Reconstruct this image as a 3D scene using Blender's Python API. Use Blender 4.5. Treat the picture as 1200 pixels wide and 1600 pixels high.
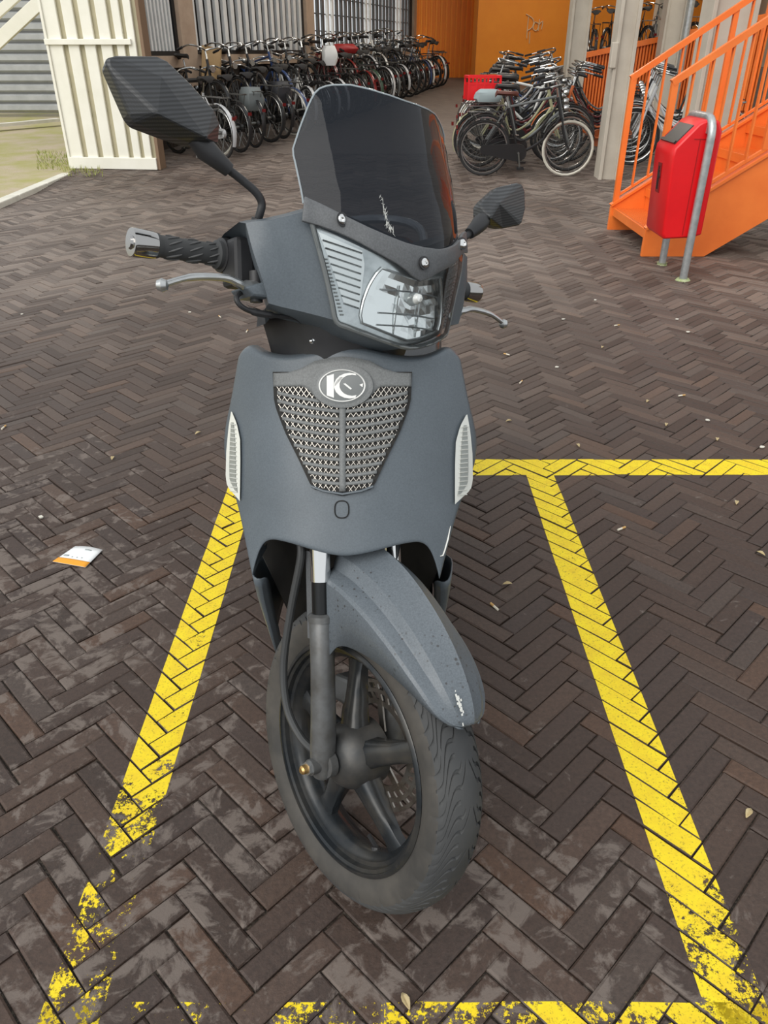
import bpy, bmesh, math, random
from mathutils import Vector, Matrix
random.seed(7)
for o in list(bpy.data.objects): bpy.data.objects.remove(o)
scn = bpy.context.scene
# ------------------------------------------------------------------ camera
PITCH = math.atan(0.6); CAM_H = 1.401; FPX = 1200.0
cam_d = bpy.data.cameras.new('camera'); cam = bpy.data.objects.new('camera', cam_d)
scn.collection.objects.link(cam); scn.camera = cam
cam.location = (0, 0, CAM_H); cam.rotation_euler = (math.pi/2 - PITCH, 0, 0)
cam_d.sensor_fit = 'VERTICAL'; cam_d.sensor_height = 32.0; cam_d.lens = 32.0*FPX/1600.0
cam_d.clip_start = 0.02; cam_d.clip_end = 300
# ------------------------------------------------------------------ world, light, exposure
world = bpy.data.worlds.new('overcast_sky'); scn.world = world; world.use_nodes = True
wn = world.node_tree; wbg = wn.nodes['Background']
wbg.inputs['Color'].default_value = (0.93, 0.97, 1.0, 1); wbg.inputs['Strength'].default_value = 0.8
sun_d = bpy.data.lights.new('soft_sun', 'SUN'); sun = bpy.data.objects.new('soft_sun', sun_d); scn.collection.objects.link(sun)
sun_d.energy = 2.1; sun_d.angle = math.radians(55); sun_d.color = (1.0, 0.97, 0.92)
sun.rotation_euler = (math.radians(36), math.radians(-34), 0)
vs = scn.view_settings
vs.view_transform = 'Standard'; vs.look = 'None'; vs.gamma = 1.0; vs.use_curve_mapping = False; vs.exposure = 0.15
# ------------------------------------------------------------------ helpers
COL = scn.collection
PI = math.pi
def V(*a): return Vector(a)
class MB:
    def __init__(s): s.v = []; s.f = []; s.mi = []; s.cur = 0
    def add(s, vs, fs):
        n = len(s.v); s.v += [tuple(p) for p in vs]
        for f in fs: s.f.append(tuple(i+n for i in f)); s.mi.append(s.cur)
        return s
    def box(s, c, d, M=None):
        hx, hy, hz = d[0]/2, d[1]/2, d[2]/2; c = Vector(c)
        p = [Vector((x, y, z)) for z in (-hz, hz) for y in (-hy, hy) for x in (-hx, hx)]
        if M is not None: p = [M @ q for q in p]
        return s.add([c+q for q in p], [(0,2,3,1),(4,5,7,6),(0,1,5,4),(2,6,7,3),(0,4,6,2),(1,3,7,5)])
    def bar(s, a, b, w, h, up=(0,0,1)):
        a = Vector(a); b = Vector(b); d = (b-a); L = d.length; d.normalize(); up = Vector(up)
        if abs(d.dot(up)) > .98: up = Vector((0,1,0)) if abs(d.y) < .9 else Vector((1,0,0))
        x = d.cross(up).normalized(); z = x.cross(d)
        M = Matrix((x, d, z)).transposed()
        return s.box((a+b)/2, (w, L, h), M)
    def tube(s, pts, r, n=8, closed=False, caps=True, sq=1.0):
        pts = [Vector(p) for p in pts]; m = len(pts)
        rs = r if isinstance(r, (list, tuple)) else [r]*m
        vs = []; fs = []; prev = None
        for i, p in enumerate(pts):
            if closed: t = pts[(i+1) % m]-pts[i-1]
            else: t = pts[min(i+1, m-1)]-pts[max(i-1, 0)]
            t.normalize()
            if prev is None:
                a = Vector((0,0,1)) if abs(t.z) < .9 else Vector((1,0,0))
                x = t.cross(a).normalized()
            else: x = (prev - t*prev.dot(t)).normalized()
            prev = x; y = t.cross(x)
            for k in range(n):
                an = 2*PI*k/n; vs.append(p + x*(rs[i]*math.cos(an)) + y*(rs[i]*sq*math.sin(an)))
        for i in range(m if closed else m-1):
            j = (i+1) % m
            for k in range(n):
                k2 = (k+1) % n; fs.append((i*n+k, i*n+k2, j*n+k2, j*n+k))
        if caps and not closed:
            fs.append(tuple(range(n))[::-1]); fs.append(tuple((m-1)*n+k for k in range(n)))
        return s.add(vs, fs)
    def grid(s, rows, flip=False, loop=False):
        m = len(rows); n = len(rows[0]); vs = [p for r in rows for p in r]; fs = []
        for i in range(m-1):
            for k in range(n if loop else n-1):
                k2 = (k+1) % n
                q = (i*n+k, i*n+k2, (i+1)*n+k2, (i+1)*n+k)
                fs.append(q[::-1] if flip else q)
        return s.add(vs, fs)
    def lathe(s, prof, M=None, n=32, closed=False):
        """prof: (radius, axial) pairs, revolved about local X; M maps to place"""
        vs = []; fs = []; m = len(prof)
        for k in range(n):
            a = 2*PI*k/n
            for r, x in prof:
                p = Vector((x, r*math.cos(a), r*math.sin(a))); vs.append(M @ p if M is not None else p)
        for k in range(n):
            k2 = (k+1) % n
            for i in range(m if closed else m-1):
                j = (i+1) % m; fs.append((k*m+i, k*m+j, k2*m+j, k2*m+i))
        return s.add(vs, fs)
    def prism(s, poly, d):
        """poly: 3d points, extruded by vector d"""
        poly = [Vector(p) for p in poly]; d = Vector(d); n = len(poly)
        return s.add(poly+[p+d for p in poly], [tuple(range(n))[::-1], tuple(range(n, 2*n))]+[(i, (i+1) % n, n+(i+1) % n, n+i) for i in range(n)])
    def mesh(s, name, mats, smooth=True, ang=35, weld=False):
        me = bpy.data.meshes.new(name); me.from_pydata(s.v, [], s.f)
        for m in (mats if isinstance(mats, (list, tuple)) else [mats]): me.materials.append(m)
        if any(s.mi): me.polygons.foreach_set('material_index', s.mi)
        bm = bmesh.new(); bm.from_mesh(me)
        if weld: bmesh.ops.remove_doubles(bm, verts=bm.verts, dist=1e-5)
        bmesh.ops.recalc_face_normals(bm, faces=bm.faces); bm.to_mesh(me); bm.free()
        if smooth:
            me.polygons.foreach_set('use_smooth', [True]*len(me.polygons)); me.set_sharp_from_angle(angle=math.radians(ang))
        me.update(); return me
    def build(s, name, mats, parent=None, smooth=True, ang=35, loc=None, solid=0, bevel=0, sub=0, weld=False, off=0):
        o = bpy.data.objects.new(name, s.mesh(name, mats, smooth, ang, weld)); COL.objects.link(o)
        if parent is not None: o.parent = parent
        if loc is not None: o.location = loc
        if sub: m = o.modifiers.new('sub', 'SUBSURF'); m.levels = m.render_levels = sub
        if solid: m = o.modifiers.new('sol', 'SOLIDIFY'); m.thickness = solid; m.offset = off
        if bevel: m = o.modifiers.new('bev', 'BEVEL'); m.width = bevel; m.segments = 2; m.limit_method = 'ANGLE'; m.angle_limit = math.radians(40)
        return o
def empty(name, loc, rz=0):
    o = bpy.data.objects.new(name, None); COL.objects.link(o); o.location = loc; o.rotation_euler = (0, 0, rz); o.empty_display_size = .1
    return o
def tag(o, label=None, cat=None, group=None, kind=None):
    if label: o['label'] = label
    if cat: o['category'] = cat
    if group: o['group'] = group
    if kind: o['kind'] = kind
    return o
def spline(pts, n):
    """Catmull-Rom through points, n samples per span"""
    P = [Vector(p) for p in pts]; out = []
    for i in range(len(P)-1):
        a = P[max(i-1, 0)]; b = P[i]; c = P[i+1]; d = P[min(i+2, len(P)-1)]
        for k in range(n):
            t = k/n
            out.append(0.5*((2*b)+(c-a)*t+(2*a-5*b+4*c-d)*t*t+(3*b-a-3*c+d)*t*t*t))
    out.append(P[-1]); return out
def lerp(a, b, t): return a+(b-a)*t
def interp(tab, x):
    if x <= tab[0][0]: return tab[0][1]
    for (a, b), (c, d) in zip(tab, tab[1:]):
        if x <= c: return b+(d-b)*(x-a)/(c-a)
    return tab[-1][1]
def resample(pts, n):
    P = [Vector(p) for p in pts]; L = [0]
    for a, b in zip(P, P[1:]): L.append(L[-1]+(b-a).length)
    out = []
    for k in range(n):
        d = L[-1]*k/(n-1); i = 0
        while i < len(P)-2 and L[i+1] < d: i += 1
        out.append(P[i].lerp(P[i+1], (d-L[i])/max(L[i+1]-L[i], 1e-9)))
    return out
# survey helpers: the camera position is known, so a measured photo point plus a known distance gives a place in the yard
CP, SP = math.cos(PITCH), math.sin(PITCH)
def ray(x, y):
    u = (x-600)/FPX; v = (y-800)/FPX
    return Vector((u, CP-v*SP, -SP-v*CP))
SLOPE0, SLOPE = 9.5, 0.044
def gz(y): return max(0.0, (y-SLOPE0)*SLOPE)        # the floor rises gently under the building
def gpt(x, y):
    r = ray(x, y); t = -CAM_H/r.z if r.z < -1e-6 else 1e9
    if t*r.y > SLOPE0: t = (CAM_H+SLOPE0*SLOPE)/(r.y*SLOPE-r.z)
    return Vector((r.x*t, r.y*t, CAM_H+r.z*t))
def at(x, y, Y):
    r = ray(x, y); t = Y/r.y; return Vector((r.x*t, Y, CAM_H+r.z*t))
# ------------------------------------------------------------------ materials
def mat(name, color=(.5,.5,.5), rough=.5, metal=0, **kw):
    m = bpy.data.materials.new(name); m.use_nodes = True; b = m.node_tree.nodes['Principled BSDF']
    b.inputs['Base Color'].default_value = (*color, 1); b.inputs['Roughness'].default_value = rough; b.inputs['Metallic'].default_value = metal
    for k, v in kw.items(): b.inputs[k].default_value = v
    return m
class NT:
    def __init__(s, m): s.m = m; s.t = m.node_tree; s.b = s.t.nodes['Principled BSDF']
    def n(s, typ, **kw):
        nd = s.t.nodes.new(typ)
        for k, v in kw.items():
            if k.startswith('i_'): nd.inputs[k[2:].replace('_', ' ')].default_value = v
            else: setattr(nd, k, v)
        return nd
    def l(s, a, b): s.t.links.new(a, b)
    def val(s, x, sock):
        if isinstance(x, (int, float)): sock.default_value = x
        elif isinstance(x, tuple): sock.default_value = (*x, 1) if len(x) == 3 else x
        else: s.l(x, sock)
    def math(s, op, a, b=0.0, clamp=False):
        nd = s.n('ShaderNodeMath', operation=op); nd.use_clamp = clamp; s.val(a, nd.inputs[0]); s.val(b, nd.inputs[1]); return nd.outputs[0]
    def noise(s, vec, scale, detail=4, rough=.6, dist=0):
        nd = s.n('ShaderNodeTexNoise'); s.l(vec, nd.inputs['Vector']); nd.inputs['Scale'].default_value = scale
        nd.inputs['Detail'].default_value = detail; nd.inputs['Roughness'].default_value = rough; nd.inputs['Distortion'].default_value = dist; return nd.outputs['Fac']
    def ramp(s, fac, lo, hi, a=0.0, b=1.0):
        nd = s.n('ShaderNodeMapRange'); s.val(fac, nd.inputs[0]); nd.inputs[1].default_value = lo; nd.inputs[2].default_value = hi
        nd.inputs[3].default_value = a; nd.inputs[4].default_value = b; return nd.outputs[0]
    def mix(s, fac, a, b):
        nd = s.n('ShaderNodeMix', data_type='RGBA'); s.val(fac, nd.inputs['Factor']); s.val(a, nd.inputs['A']); s.val(b, nd.inputs['B']); return nd.outputs['Result']
    def pos(s): return s.n('ShaderNodeNewGeometry').outputs['Position']
    def objc(s): return s.n('ShaderNodeTexCoord').outputs['Object']
    def bump(s, h, strength=.3, dist=.002):
        nd = s.n('ShaderNodeBump'); nd.inputs['Strength'].default_value = strength; nd.inputs['Distance'].default_value = dist
        s.l(h, nd.inputs['Height']); s.l(nd.outputs['Normal'], s.b.inputs['Normal'])
def noisy(name, c1, c2, scale=8, rough=.5, metal=0, lo=.35, hi=.65, bump=0, bscale=None, coord='obj', bdist=.002, **kw):
    m = mat(name, c1, rough, metal, **kw); t = NT(m); v = t.objc() if coord == 'obj' else t.pos()
    f = t.ramp(t.noise(v, scale), lo, hi); t.l(t.mix(f, c1, c2), t.b.inputs['Base Color'])
    if bump: t.bump(t.noise(v, bscale or scale*4), bump, bdist)
    return m
M = {}
def brick_mat():
    m = mat('paving_brick', rough=.72); t = NT(m); p = t.pos()
    gi = t.n('ShaderNodeNewGeometry').outputs['Random Per Island']; oi = t.n('ShaderNodeObjectInfo').outputs['Random']
    rnd = t.math('FRACT', t.math('ADD', gi, oi))
    cr = t.n('ShaderNodeValToRGB'); e = cr.color_ramp
    e.elements[0].position = 0; e.elements[0].color = (.042, .026, .019, 1); e.elements[1].position = 1; e.elements[1].color = (.070, .046, .036, 1)
    for pos, c in ((.25, (.057, .035, .026, 1)), (.5, (.047, .031, .025, 1)), (.70, (.066, .039, .027, 1)), (.80, (.060, .043, .035, 1)), (.94, (.082, .044, .027, 1))):
        x = e.elements.new(pos); x.color = c
    t.l(rnd, cr.inputs[0])
    grain = t.ramp(t.noise(p, 90, 6, .8), .3, .75, .62, 1.42)
    mul = t.n('ShaderNodeMix', data_type='RGBA', blend_type='MULTIPLY'); mul.inputs['Factor'].default_value = 1
    t.l(cr.outputs[0], mul.inputs['A']); cg = t.n('ShaderNodeCombineColor')
    for i in range(3): t.l(grain, cg.inputs[i])
    t.l(cg.outputs[0], mul.inputs['B'])
    # dusty dry patches left on the damp bricks
    off = t.n('ShaderNodeVectorMath', operation='ADD'); t.l(p, off.inputs[0]); cv = t.n('ShaderNodeCombineXYZ'); t.l(t.math('MULTIPLY', rnd, 7.0), cv.inputs[2]); t.l(cv.outputs[0], off.inputs[1])
    n1 = t.noise(off.outputs[0], 15, 7, .68, .5); n2 = t.noise(p, 1.3, 2)
    sp = t.n('ShaderNodeSeparateXYZ'); t.l(p, sp.inputs[0]); zone = t.ramp(t.math('ADD', sp.outputs[1], t.math('MULTIPLY', sp.outputs[0], .9)), .9, 2.3, .03, -.13)
    patch = t.ramp(t.math('ADD', t.math('ADD', n1, t.ramp(n2, .3, .7, -.08, .06)), zone), .515, .60)
    col = t.mix(t.math('MULTIPLY', patch, .70), mul.outputs['Result'], (.185, .152, .132))
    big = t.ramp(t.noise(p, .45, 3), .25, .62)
    col = t.mix(t.math('MULTIPLY', t.math('MULTIPLY', big, t.math('MULTIPLY', t.ramp(sp.outputs[1], 2.2, 6.0), t.ramp(rnd, 0, 1, .25, 1.0))), .75), col, (.300, .245, .205))  # pale grazing sheen of the farther paving, painted into the brick colour
    t.l(col, t.b.inputs['Base Color'])
    t.l(t.ramp(patch, 0, 1, .62, .85), t.b.inputs['Roughness'])
    t.bump(t.math('ADD', t.noise(p, 240, 4), t.math('MULTIPLY', t.noise(p, 45, 4), 2.0)), .55, .0014)
    return m
def paint_mat():
    m = mat('worn_yellow_paint', (.86, .62, .01), .55); t = NT(m); p = t.pos()
    gi = t.n('ShaderNodeNewGeometry').outputs['Random Per Island']
    sep = t.n('ShaderNodeSeparateXYZ'); t.l(p, sep.inputs[0]); X, Y = sep.outputs[0], sep.outputs[1]
    dirt = t.ramp(t.noise(p, 19, 6, .7), .38, .68)
    col = t.mix(t.math('MULTIPLY', dirt, .55), (.88, .68, .008), (.70, .43, .014))
    col = t.mix(t.ramp(t.noise(p, 170, 4), .56, .72, 0, .75), col, (.14, .09, .02)); t.l(col, t.b.inputs['Base Color'])
    wear = t.ramp(Y, .62, 1.3, .585, .385)                           # lines are more worn where wheels cross them
    left = t.math('MULTIPLY', t.math('LESS_THAN', X, -.3), t.math('MINIMUM', t.ramp(Y, .98, 1.30, .16, 0.05), t.ramp(Y, .70, .86, .015, .16))); wear = t.math('ADD', wear, left)
    front = t.math('MULTIPLY', t.math('LESS_THAN', Y, .705), .02); wear = t.math('ADD', wear, front)
    leftfront = t.math('MULTIPLY', t.math('MULTIPLY', t.math('LESS_THAN', X, .0), t.math('LESS_THAN', Y, .705)), t.ramp(X, -.45, -.2, .015, .07)); wear = t.math('ADD', wear, leftfront)
    wear = t.math('ADD', wear, t.ramp(gi, 0, 1, -.07, .07))
    nz = t.math('ADD', t.math('MULTIPLY', t.noise(p, 75, 6, .8), .55), t.math('MULTIPLY', t.noise(p, 16, 4, .65), .45))
    a = t.ramp(t.math('SUBTRACT', nz, t.math('MULTIPLY', wear, .86)), -.010, .010)
    t.l(a, t.b.inputs['Alpha']); t.bump(t.noise(p, 200, 3), .3, .001)
    return m
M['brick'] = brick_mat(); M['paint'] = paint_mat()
M['joint'] = noisy('joint_sand', (.022, .016, .012), (.14, .115, .085), 160, .95, coord='pos', lo=.48, hi=.80)
def far_paving():
    m = mat('far_paving', rough=.75); t = NT(m); p = t.pos()
    rot = t.n('ShaderNodeMapping'); t.l(p, rot.inputs[0]); rot.inputs['Rotation'].default_value = (0, 0, PI/4); rot.inputs['Scale'].default_value = (1, 1, 0)
    bt = t.n('ShaderNodeTexBrick'); t.l(rot.outputs[0], bt.inputs['Vector']); bt.inputs['Scale'].default_value = 5
    bt.inputs['Color1'].default_value = (.13, .10, .085, 1); bt.inputs['Color2'].default_value = (.18, .145, .12, 1); bt.inputs['Mortar'].default_value = (.045, .034, .027, 1)
    bt.inputs['Mortar Size'].default_value = .015; bt.inputs['Row Height'].default_value = .26; bt.inputs['Brick Width'].default_value = 1.04
    c = t.mix(t.ramp(t.noise(p, 1.2, 4), .4, .7, 0, .5), bt.outputs['Color'], (.16, .13, .11)); t.l(c, t.b.inputs['Base Color']); return m
M['far'] = far_paving()
M['soil'] = noisy('dry_grass_soil', (.46, .38, .27), (.36, .34, .12), 2.2, .95, coord='pos', bump=.6, bscale=40, bdist=.01)
M['grass'] = noisy('grass_blade', (.20, .26, .05), (.42, .42, .12), 6, .7, coord='pos')
M['kerb'] = noisy('kerb_concrete', (.62, .60, .52), (.74, .71, .62), 5, .85, coord='pos', bump=.3)
M['white'] = noisy('cream_sheet', (.88, .86, .76), (.82, .80, .69), 3, .45)
M['whiteedge'] = mat('brown_edge', (.22, .14, .085), .6)
M['greysheet'] = noisy('grey_sheet', (.36, .37, .37), (.44, .45, .45), 4, .45)
M['beige'] = noisy('beige_pillar', (.53, .48, .40), (.46, .41, .34), 3, .6)
M['brownpost'] = noisy('brown_timber', (.44, .32, .23), (.52, .39, .29), 5, .65)
M['darkpanel'] = mat('dark_lower_wall', (.05, .035, .025), .7)
M['blackframe'] = mat('black_steel', (.012, .013, .014), .45)
M['slat'] = noisy('grey_slat', (.84, .85, .84), (.74, .75, .74), 4, .5)
M['slatd'] = noisy('dark_slat', (.075, .078, .08), (.11, .11, .11), 4, .5)
M['orange'] = noisy('orange_wall_paint', (.92, .30, .012), (.86, .26, .008), 1.5, .5)
M['orange2'] = noisy('orange_steel', (.90, .215, .035), (.82, .175, .026), 3.5, .42)
M['grate'] = noisy('orange_grating', (.62, .17, .04), (.45, .12, .03), 60, .6)
M['graffiti'] = mat('pale_spray_paint', (.80, .58, .34), .6)
M['ceil'] = mat('ceiling_board', (.72, .70, .66), .8)
M['galv'] = noisy('galvanised_steel', (.42, .44, .44), (.56, .58, .58), 22, .38, .75)
M['red'] = noisy('red_plastic', (.78, .008, .012), (.70, .006, .010), 4, .28)
M['redcrate'] = mat('red_crate', (.72, .008, .012), .4)
M['moss'] = noisy('moss', (.26, .33, .12), (.45, .47, .30), 60, .95)
M['blackplastic'] = mat('black_plastic', (.014, .014, .015), .35)
M['dusty'] = noisy('dusty_tyre_wall', (.042, .040, .037), (.078, .071, .062), 11, .75)
M['rubber'] = noisy('tyre_rubber', (.040, .042, .044), (.066, .067, .067), 6, .75)
# bicycles
M['bk_tyre'] = mat('bicycle_tyre', (.022, .021, .021), .8); M['bk_tyre_w'] = mat('cream_bicycle_tyre', (.58, .55, .47), .7)
M['bk_chrome'] = mat('bicycle_chrome', (.42, .42, .41), .25, 1.0); M['bk_steel'] = mat('bicycle_dull_steel', (.22, .22, .21), .4, .9)
M['bk_black'] = mat('bicycle_black', (.016, .016, .017), .3); M['bk_saddle'] = mat('saddle_black', (.02, .018, .017), .5); M['bk_saddle_b'] = mat('saddle_brown', (.10, .028, .018), .45)
for k, c in dict(silver=(.55, .56, .57), white=(.72, .72, .69), red=(.22, .02, .018), blue=(.03, .06, .16), green=(.05, .09, .06), olive=(.36, .36, .22), grey=(.14, .15, .15), maroon=(.11, .018, .02), orange=(.45, .11, .03)).items():
    M['bk_'+k] = mat('bicycle_'+k, c, .3)
M['cardboard'] = noisy('cardboard', (.50, .33, .16), (.56, .38, .20), 9, .85)
M['paper'] = mat('white_paper', (.82, .84, .84), .55); M['paper_o'] = mat('orange_print', (.86, .36, .02), .55); M['ink'] = mat('grey_print', (.38, .42, .42), .6)
M['butt'] = mat('cigarette_paper', (.72, .66, .54), .8); M['butt_o'] = mat('cigarette_filter', (.55, .33, .12), .8); M['leaf'] = noisy('dry_leaf', (.42, .32, .16), (.55, .45, .26), 30, .8)
# scooter
def satin(name, c, rough=.42, speck=.5):
    m = mat(name, c, rough); t = NT(m); v = t.objc()
    f = t.ramp(t.noise(v, 380, 2), .30, .70, 1-speck*.22, 1+speck*.22); g = t.ramp(t.noise(v, 5, 4), .3, .75, .9, 1.12); k = t.math('MULTIPLY', f, g)
    cc = t.n('ShaderNodeCombineColor')
    for i in range(3): t.l(t.math('MULTIPLY', k, c[i]), cc.inputs[i])
    t.l(cc.outputs[0], t.b.inputs['Base Color']); t.l(t.ramp(t.noise(v, 9, 4), .3, .7, rough-.05, rough+.10), t.b.inputs['Roughness'])
    t.bump(t.noise(v, 700, 2), .08, .0006); return m
M['body'] = satin('satin_grey_plastic', (.098, .117, .134), .36)
M['body_dirty'] = satin('speckled_grey_plastic', (.112, .130, .147), .34, .8)
def spatter(m):
    t = NT(m); v = t.objc(); src = t.b.inputs['Base Color'].links[0].from_socket
    vo = t.n('ShaderNodeTexVoronoi'); t.l(v, vo.inputs['Vector']); vo.inputs['Scale'].default_value = 95; vo.inputs['Randomness'].default_value = 1
    d = t.math('LESS_THAN', vo.outputs['Distance'], t.math('MULTIPLY', t.noise(v, 22, 3), .36)); k = t.math('MULTIPLY', d, t.ramp(t.noise(v, 14, 2), .45, .62, 0, .75))
    t.l(t.mix(k, src, (.035, .03, .027)), t.b.inputs['Base Color'])
spatter(M['body_dirty'])
M['trim'] = satin('worn_dark_plastic', (.105, .110, .116), .5, .8)
M['grilleplate'] = satin('grey_grille_plastic', (.165, .172, .172), .5, .8)
M['blackpl'] = noisy('matt_black_plastic', (.018, .018, .020), (.030, .030, .032), 12, .5)
M['well'] = noisy('dusty_black_well', (.010, .010, .010), (.030, .027, .023), 7, .8)
M['chrome'] = mat('chrome', (.80, .80, .79), .08, 1.0)
M['alu'] = noisy('cast_aluminium', (.44, .45, .45), (.56, .57, .57), 25, .32, .85)
M['fork'] = noisy('dirty_cast_fork', (.15, .155, .158), (.075, .07, .063), 18, .42, .45, lo=.4, hi=.75)
M['rim'] = noisy('dusty_black_rim', (.022, .026, .030), (.075, .070, .062), 9, .27, .35, lo=.42, hi=.72)
M['hub'] = noisy('dusty_hub', (.045, .047, .048), (.11, .10, .088), 16, .42, .4, lo=.42, hi=.8)
M['disc'] = noisy('brake_disc_steel', (.34, .32, .29), (.22, .19, .16), 30, .38, .9)
M['brass'] = mat('brass_nut', (.60, .38, .15), .35, .9)
M['cable'] = mat('cable_sleeve', (.045, .047, .048), .45)
M['mesh'] = mat('pale_grille_mesh', (.62, .58, .52), .4, .5)
M['emblem'] = mat('emblem_dark', (.16, .17, .17), .35); M['emblem_l'] = mat('emblem_silver', (.66, .66, .64), .4, .3)
M['scuff'] = mat('scuffed_white', (.70, .70, .66), .7)
M['siglens'] = mat('clear_signal_lens', (.72, .73, .68), .22, 0, **{'Coat Weight': .6}); M['siginner'] = mat('signal_led', (.36, .38, .36), .35, .4)
M['seat'] = mat('seat_vinyl', (.02, .02, .021), .42); M['gloss'] = mat('gloss_dark_panel', (.03, .032, .034), .12)
M['exhaust'] = mat('exhaust_black', (.03, .03, .03), .4, .5)
M['mirror'] = mat('mirror_glass', (.75, .78, .8), .03, 1.0)
def carbon():
    m = mat('carbon_pattern', (.022, .023, .025), .38); t = NT(m); v = t.objc()
    w = t.n('ShaderNodeTexWave'); t.l(v, w.inputs['Vector']); w.inputs['Scale'].default_value = 62; w.bands_direction = 'Z'; w.inputs['Distortion'].default_value = .6; w.inputs['Detail'].default_value = 1
    w2 = t.n('ShaderNodeTexWave'); t.l(v, w2.inputs['Vector']); w2.inputs['Scale'].default_value = 180; w2.bands_direction = 'DIAGONAL'
    f = t.math('MULTIPLY', t.ramp(w.outputs['Fac'], .2, .8), t.ramp(w2.outputs['Fac'], .1, .9, .6, 1))
    t.l(t.mix(f, (.018, .019, .020), (.044, .046, .050)), t.b.inputs['Base Color']); t.l(t.ramp(w.outputs['Fac'], .2, .8, .5, .34), t.b.inputs['Roughness']); return m
M['carbon'] = carbon()
def glassy(name, tint, opac, rough=.03):
    """thin sheet: tinted see-through with a real glossy coat"""
    m = bpy.data.materials.new(name); m.use_nodes = True; t = m.node_tree; t.nodes.clear()
    out = t.nodes.new('ShaderNodeOutputMaterial'); tr = t.nodes.new('ShaderNodeBsdfTransparent'); tr.inputs[0].default_value = (*tint, 1)
    gl = t.nodes.new('ShaderNodeBsdfGlossy'); gl.inputs['Roughness'].default_value = rough; fr = t.nodes.new('ShaderNodeFresnel'); fr.inputs[0].default_value = 1.36 if opac < .3 else 1.30
    df = t.nodes.new('ShaderNodeBsdfDiffuse'); df.inputs[0].default_value = (.018, .022, .030, 1); m1 = t.nodes.new('ShaderNodeMixShader'); m1.inputs[0].default_value = opac
    m2 = t.nodes.new('ShaderNodeMixShader'); L = t.links.new
    L(tr.outputs[0], m1.inputs[1]); L(df.outputs[0], m1.inputs[2]); L(fr.outputs[0], m2.inputs[0]); L(m1.outputs[0], m2.inputs[1]); L(gl.outputs[0], m2.inputs[2]); L(m2.outputs[0], out.inputs[0]); return m
M['screen'] = glassy('smoked_screen', (.11, .12, .14), .5); M['lens'] = glassy('clear_lens', (.93, .95, .95), .02)
M['reflector'] = mat('silver_reflector', (.88, .90, .90), .16, 1.0); M['reflector2'] = mat('silver_ribbed', (.74, .76, .76), .25, .9); M['bulb'] = mat('bulb_glass', (.75, .77, .75), .1, .3)

# ------------------------------------------------------------------ ground
W = 0.052; L = 0.208; GAP = 0.0030; ANG = PI/4
E1 = Vector((math.cos(ANG), math.sin(ANG), 0)); E2 = Vector((-math.sin(ANG), math.cos(ANG), 0)); O1, O2 = 0.8675, 0.352
floor = MB()
floor.grid([[(-4.1, -6, -.0075), (9, -6, -.0075)], [(-4.1, SLOPE0, -.0075), (9, SLOPE0, -.0075)], [(-4.1, 12.3, gz(12.3)-.0075), (9, 12.3, gz(12.3)-.0075)]])
floor.cur = 1
floor.grid([[(-4.1, 12.25, gz(12.25)-.003), (9, 12.25, gz(12.25)-.003)], [(-4.1, 32, gz(32)), (9, 32, gz(32))]])
floor_o = tag(floor.build('floor', [M['joint'], M['far']], smooth=False), 'herringbone brick paving of the yard', kind='structure')
def brick_mesh(l, w, seed):
    rd = random.Random(seed); i = .0036; h = .0030
    x, y = l/2-GAP/2, w/2-GAP/2
    j = lambda a: a+rd.uniform(-.0014, .0014)
    top = [(j(sx*(x-i)), j(sy*(y-i)), 0) for sx, sy in ((-1,-1),(1,-1),(1,1),(-1,1))]
    mid = [(j(sx*x), j(sy*y), -h) for sx, sy in ((-1,-1),(1,-1),(1,1),(-1,1))]
    bot = [(a, b, -.03) for a, b, c in mid]
    return top+mid+bot, [(0,1,2,3)]+[(4+k, 4+(k+1)%4, (k+1)%4, k) for k in range(4)]+[(8+k, 8+(k+1)%4, 4+(k+1)%4, 4+k) for k in range(4)]
BV = [brick_mesh(L, W, s) for s in range(6)]
LINES = [('L', -.584, -.480, .60, 2.62), ('R', .548, .655, .60, 2.612), ('B', -.584, 2.6, 2.612, 2.742), ('F', -.584, .655, .56, .698)]
def clip(poly, x0, x1, y0, y1):
    for ax, lim, sg in ((0, x0, 1), (0, x1, -1), (1, y0, 1), (1, y1, -1)):
        out = []
        for a, b in zip(poly, poly[1:]+poly[:1]):
            da = (a[ax]-lim)*sg; db = (b[ax]-lim)*sg
            if da >= 0: out.append(a)
            if (da >= 0) != (db >= 0): out.append(a.lerp(b, da/(da-db)))
        poly = out
        if len(poly) < 3: return None
    return poly
paint = {k[0]: MB() for k in LINES}
bricks = []; rb = random.Random(3)
R2 = math.sqrt(.5)
for k in range(-170, 330):
    for j in range(-40, 40):
        for kind in (0, 1):
            if kind == 0: a, b, an = O1+k*W+j*L+L/2, O2+k*W-j*L+W/2, 0
            else: a, b, an = O1+k*W+j*L+W/2, O2+k*W-j*L-7*W+L/2, PI/2
            c = E1*a+E2*b; x, y = c.x, c.y
            if y < .3 or y > 12.25 or x < -4.07 or abs(x) > 1.7+.60*y: continue
            bricks.append((x, y, an+ANG))
vis = []
for i, (x, y, an) in enumerate(bricks):
    dz = y*CP+CAM_H*SP; px = 600+FPX*x/dz; py = 800+FPX*(CAM_H*CP-y*SP)/dz
    if -20 < px < 1220 and py < 1620: vis.append((dz, i))
vis.sort(); single = set(i for d, i in vis[:300])
stuff = MB(); bmeshes = []
for v, f in BV:
    m_ = MB(); m_.add(v, f); bmeshes.append(m_.mesh('brick', M['brick'], smooth=False))
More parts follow.
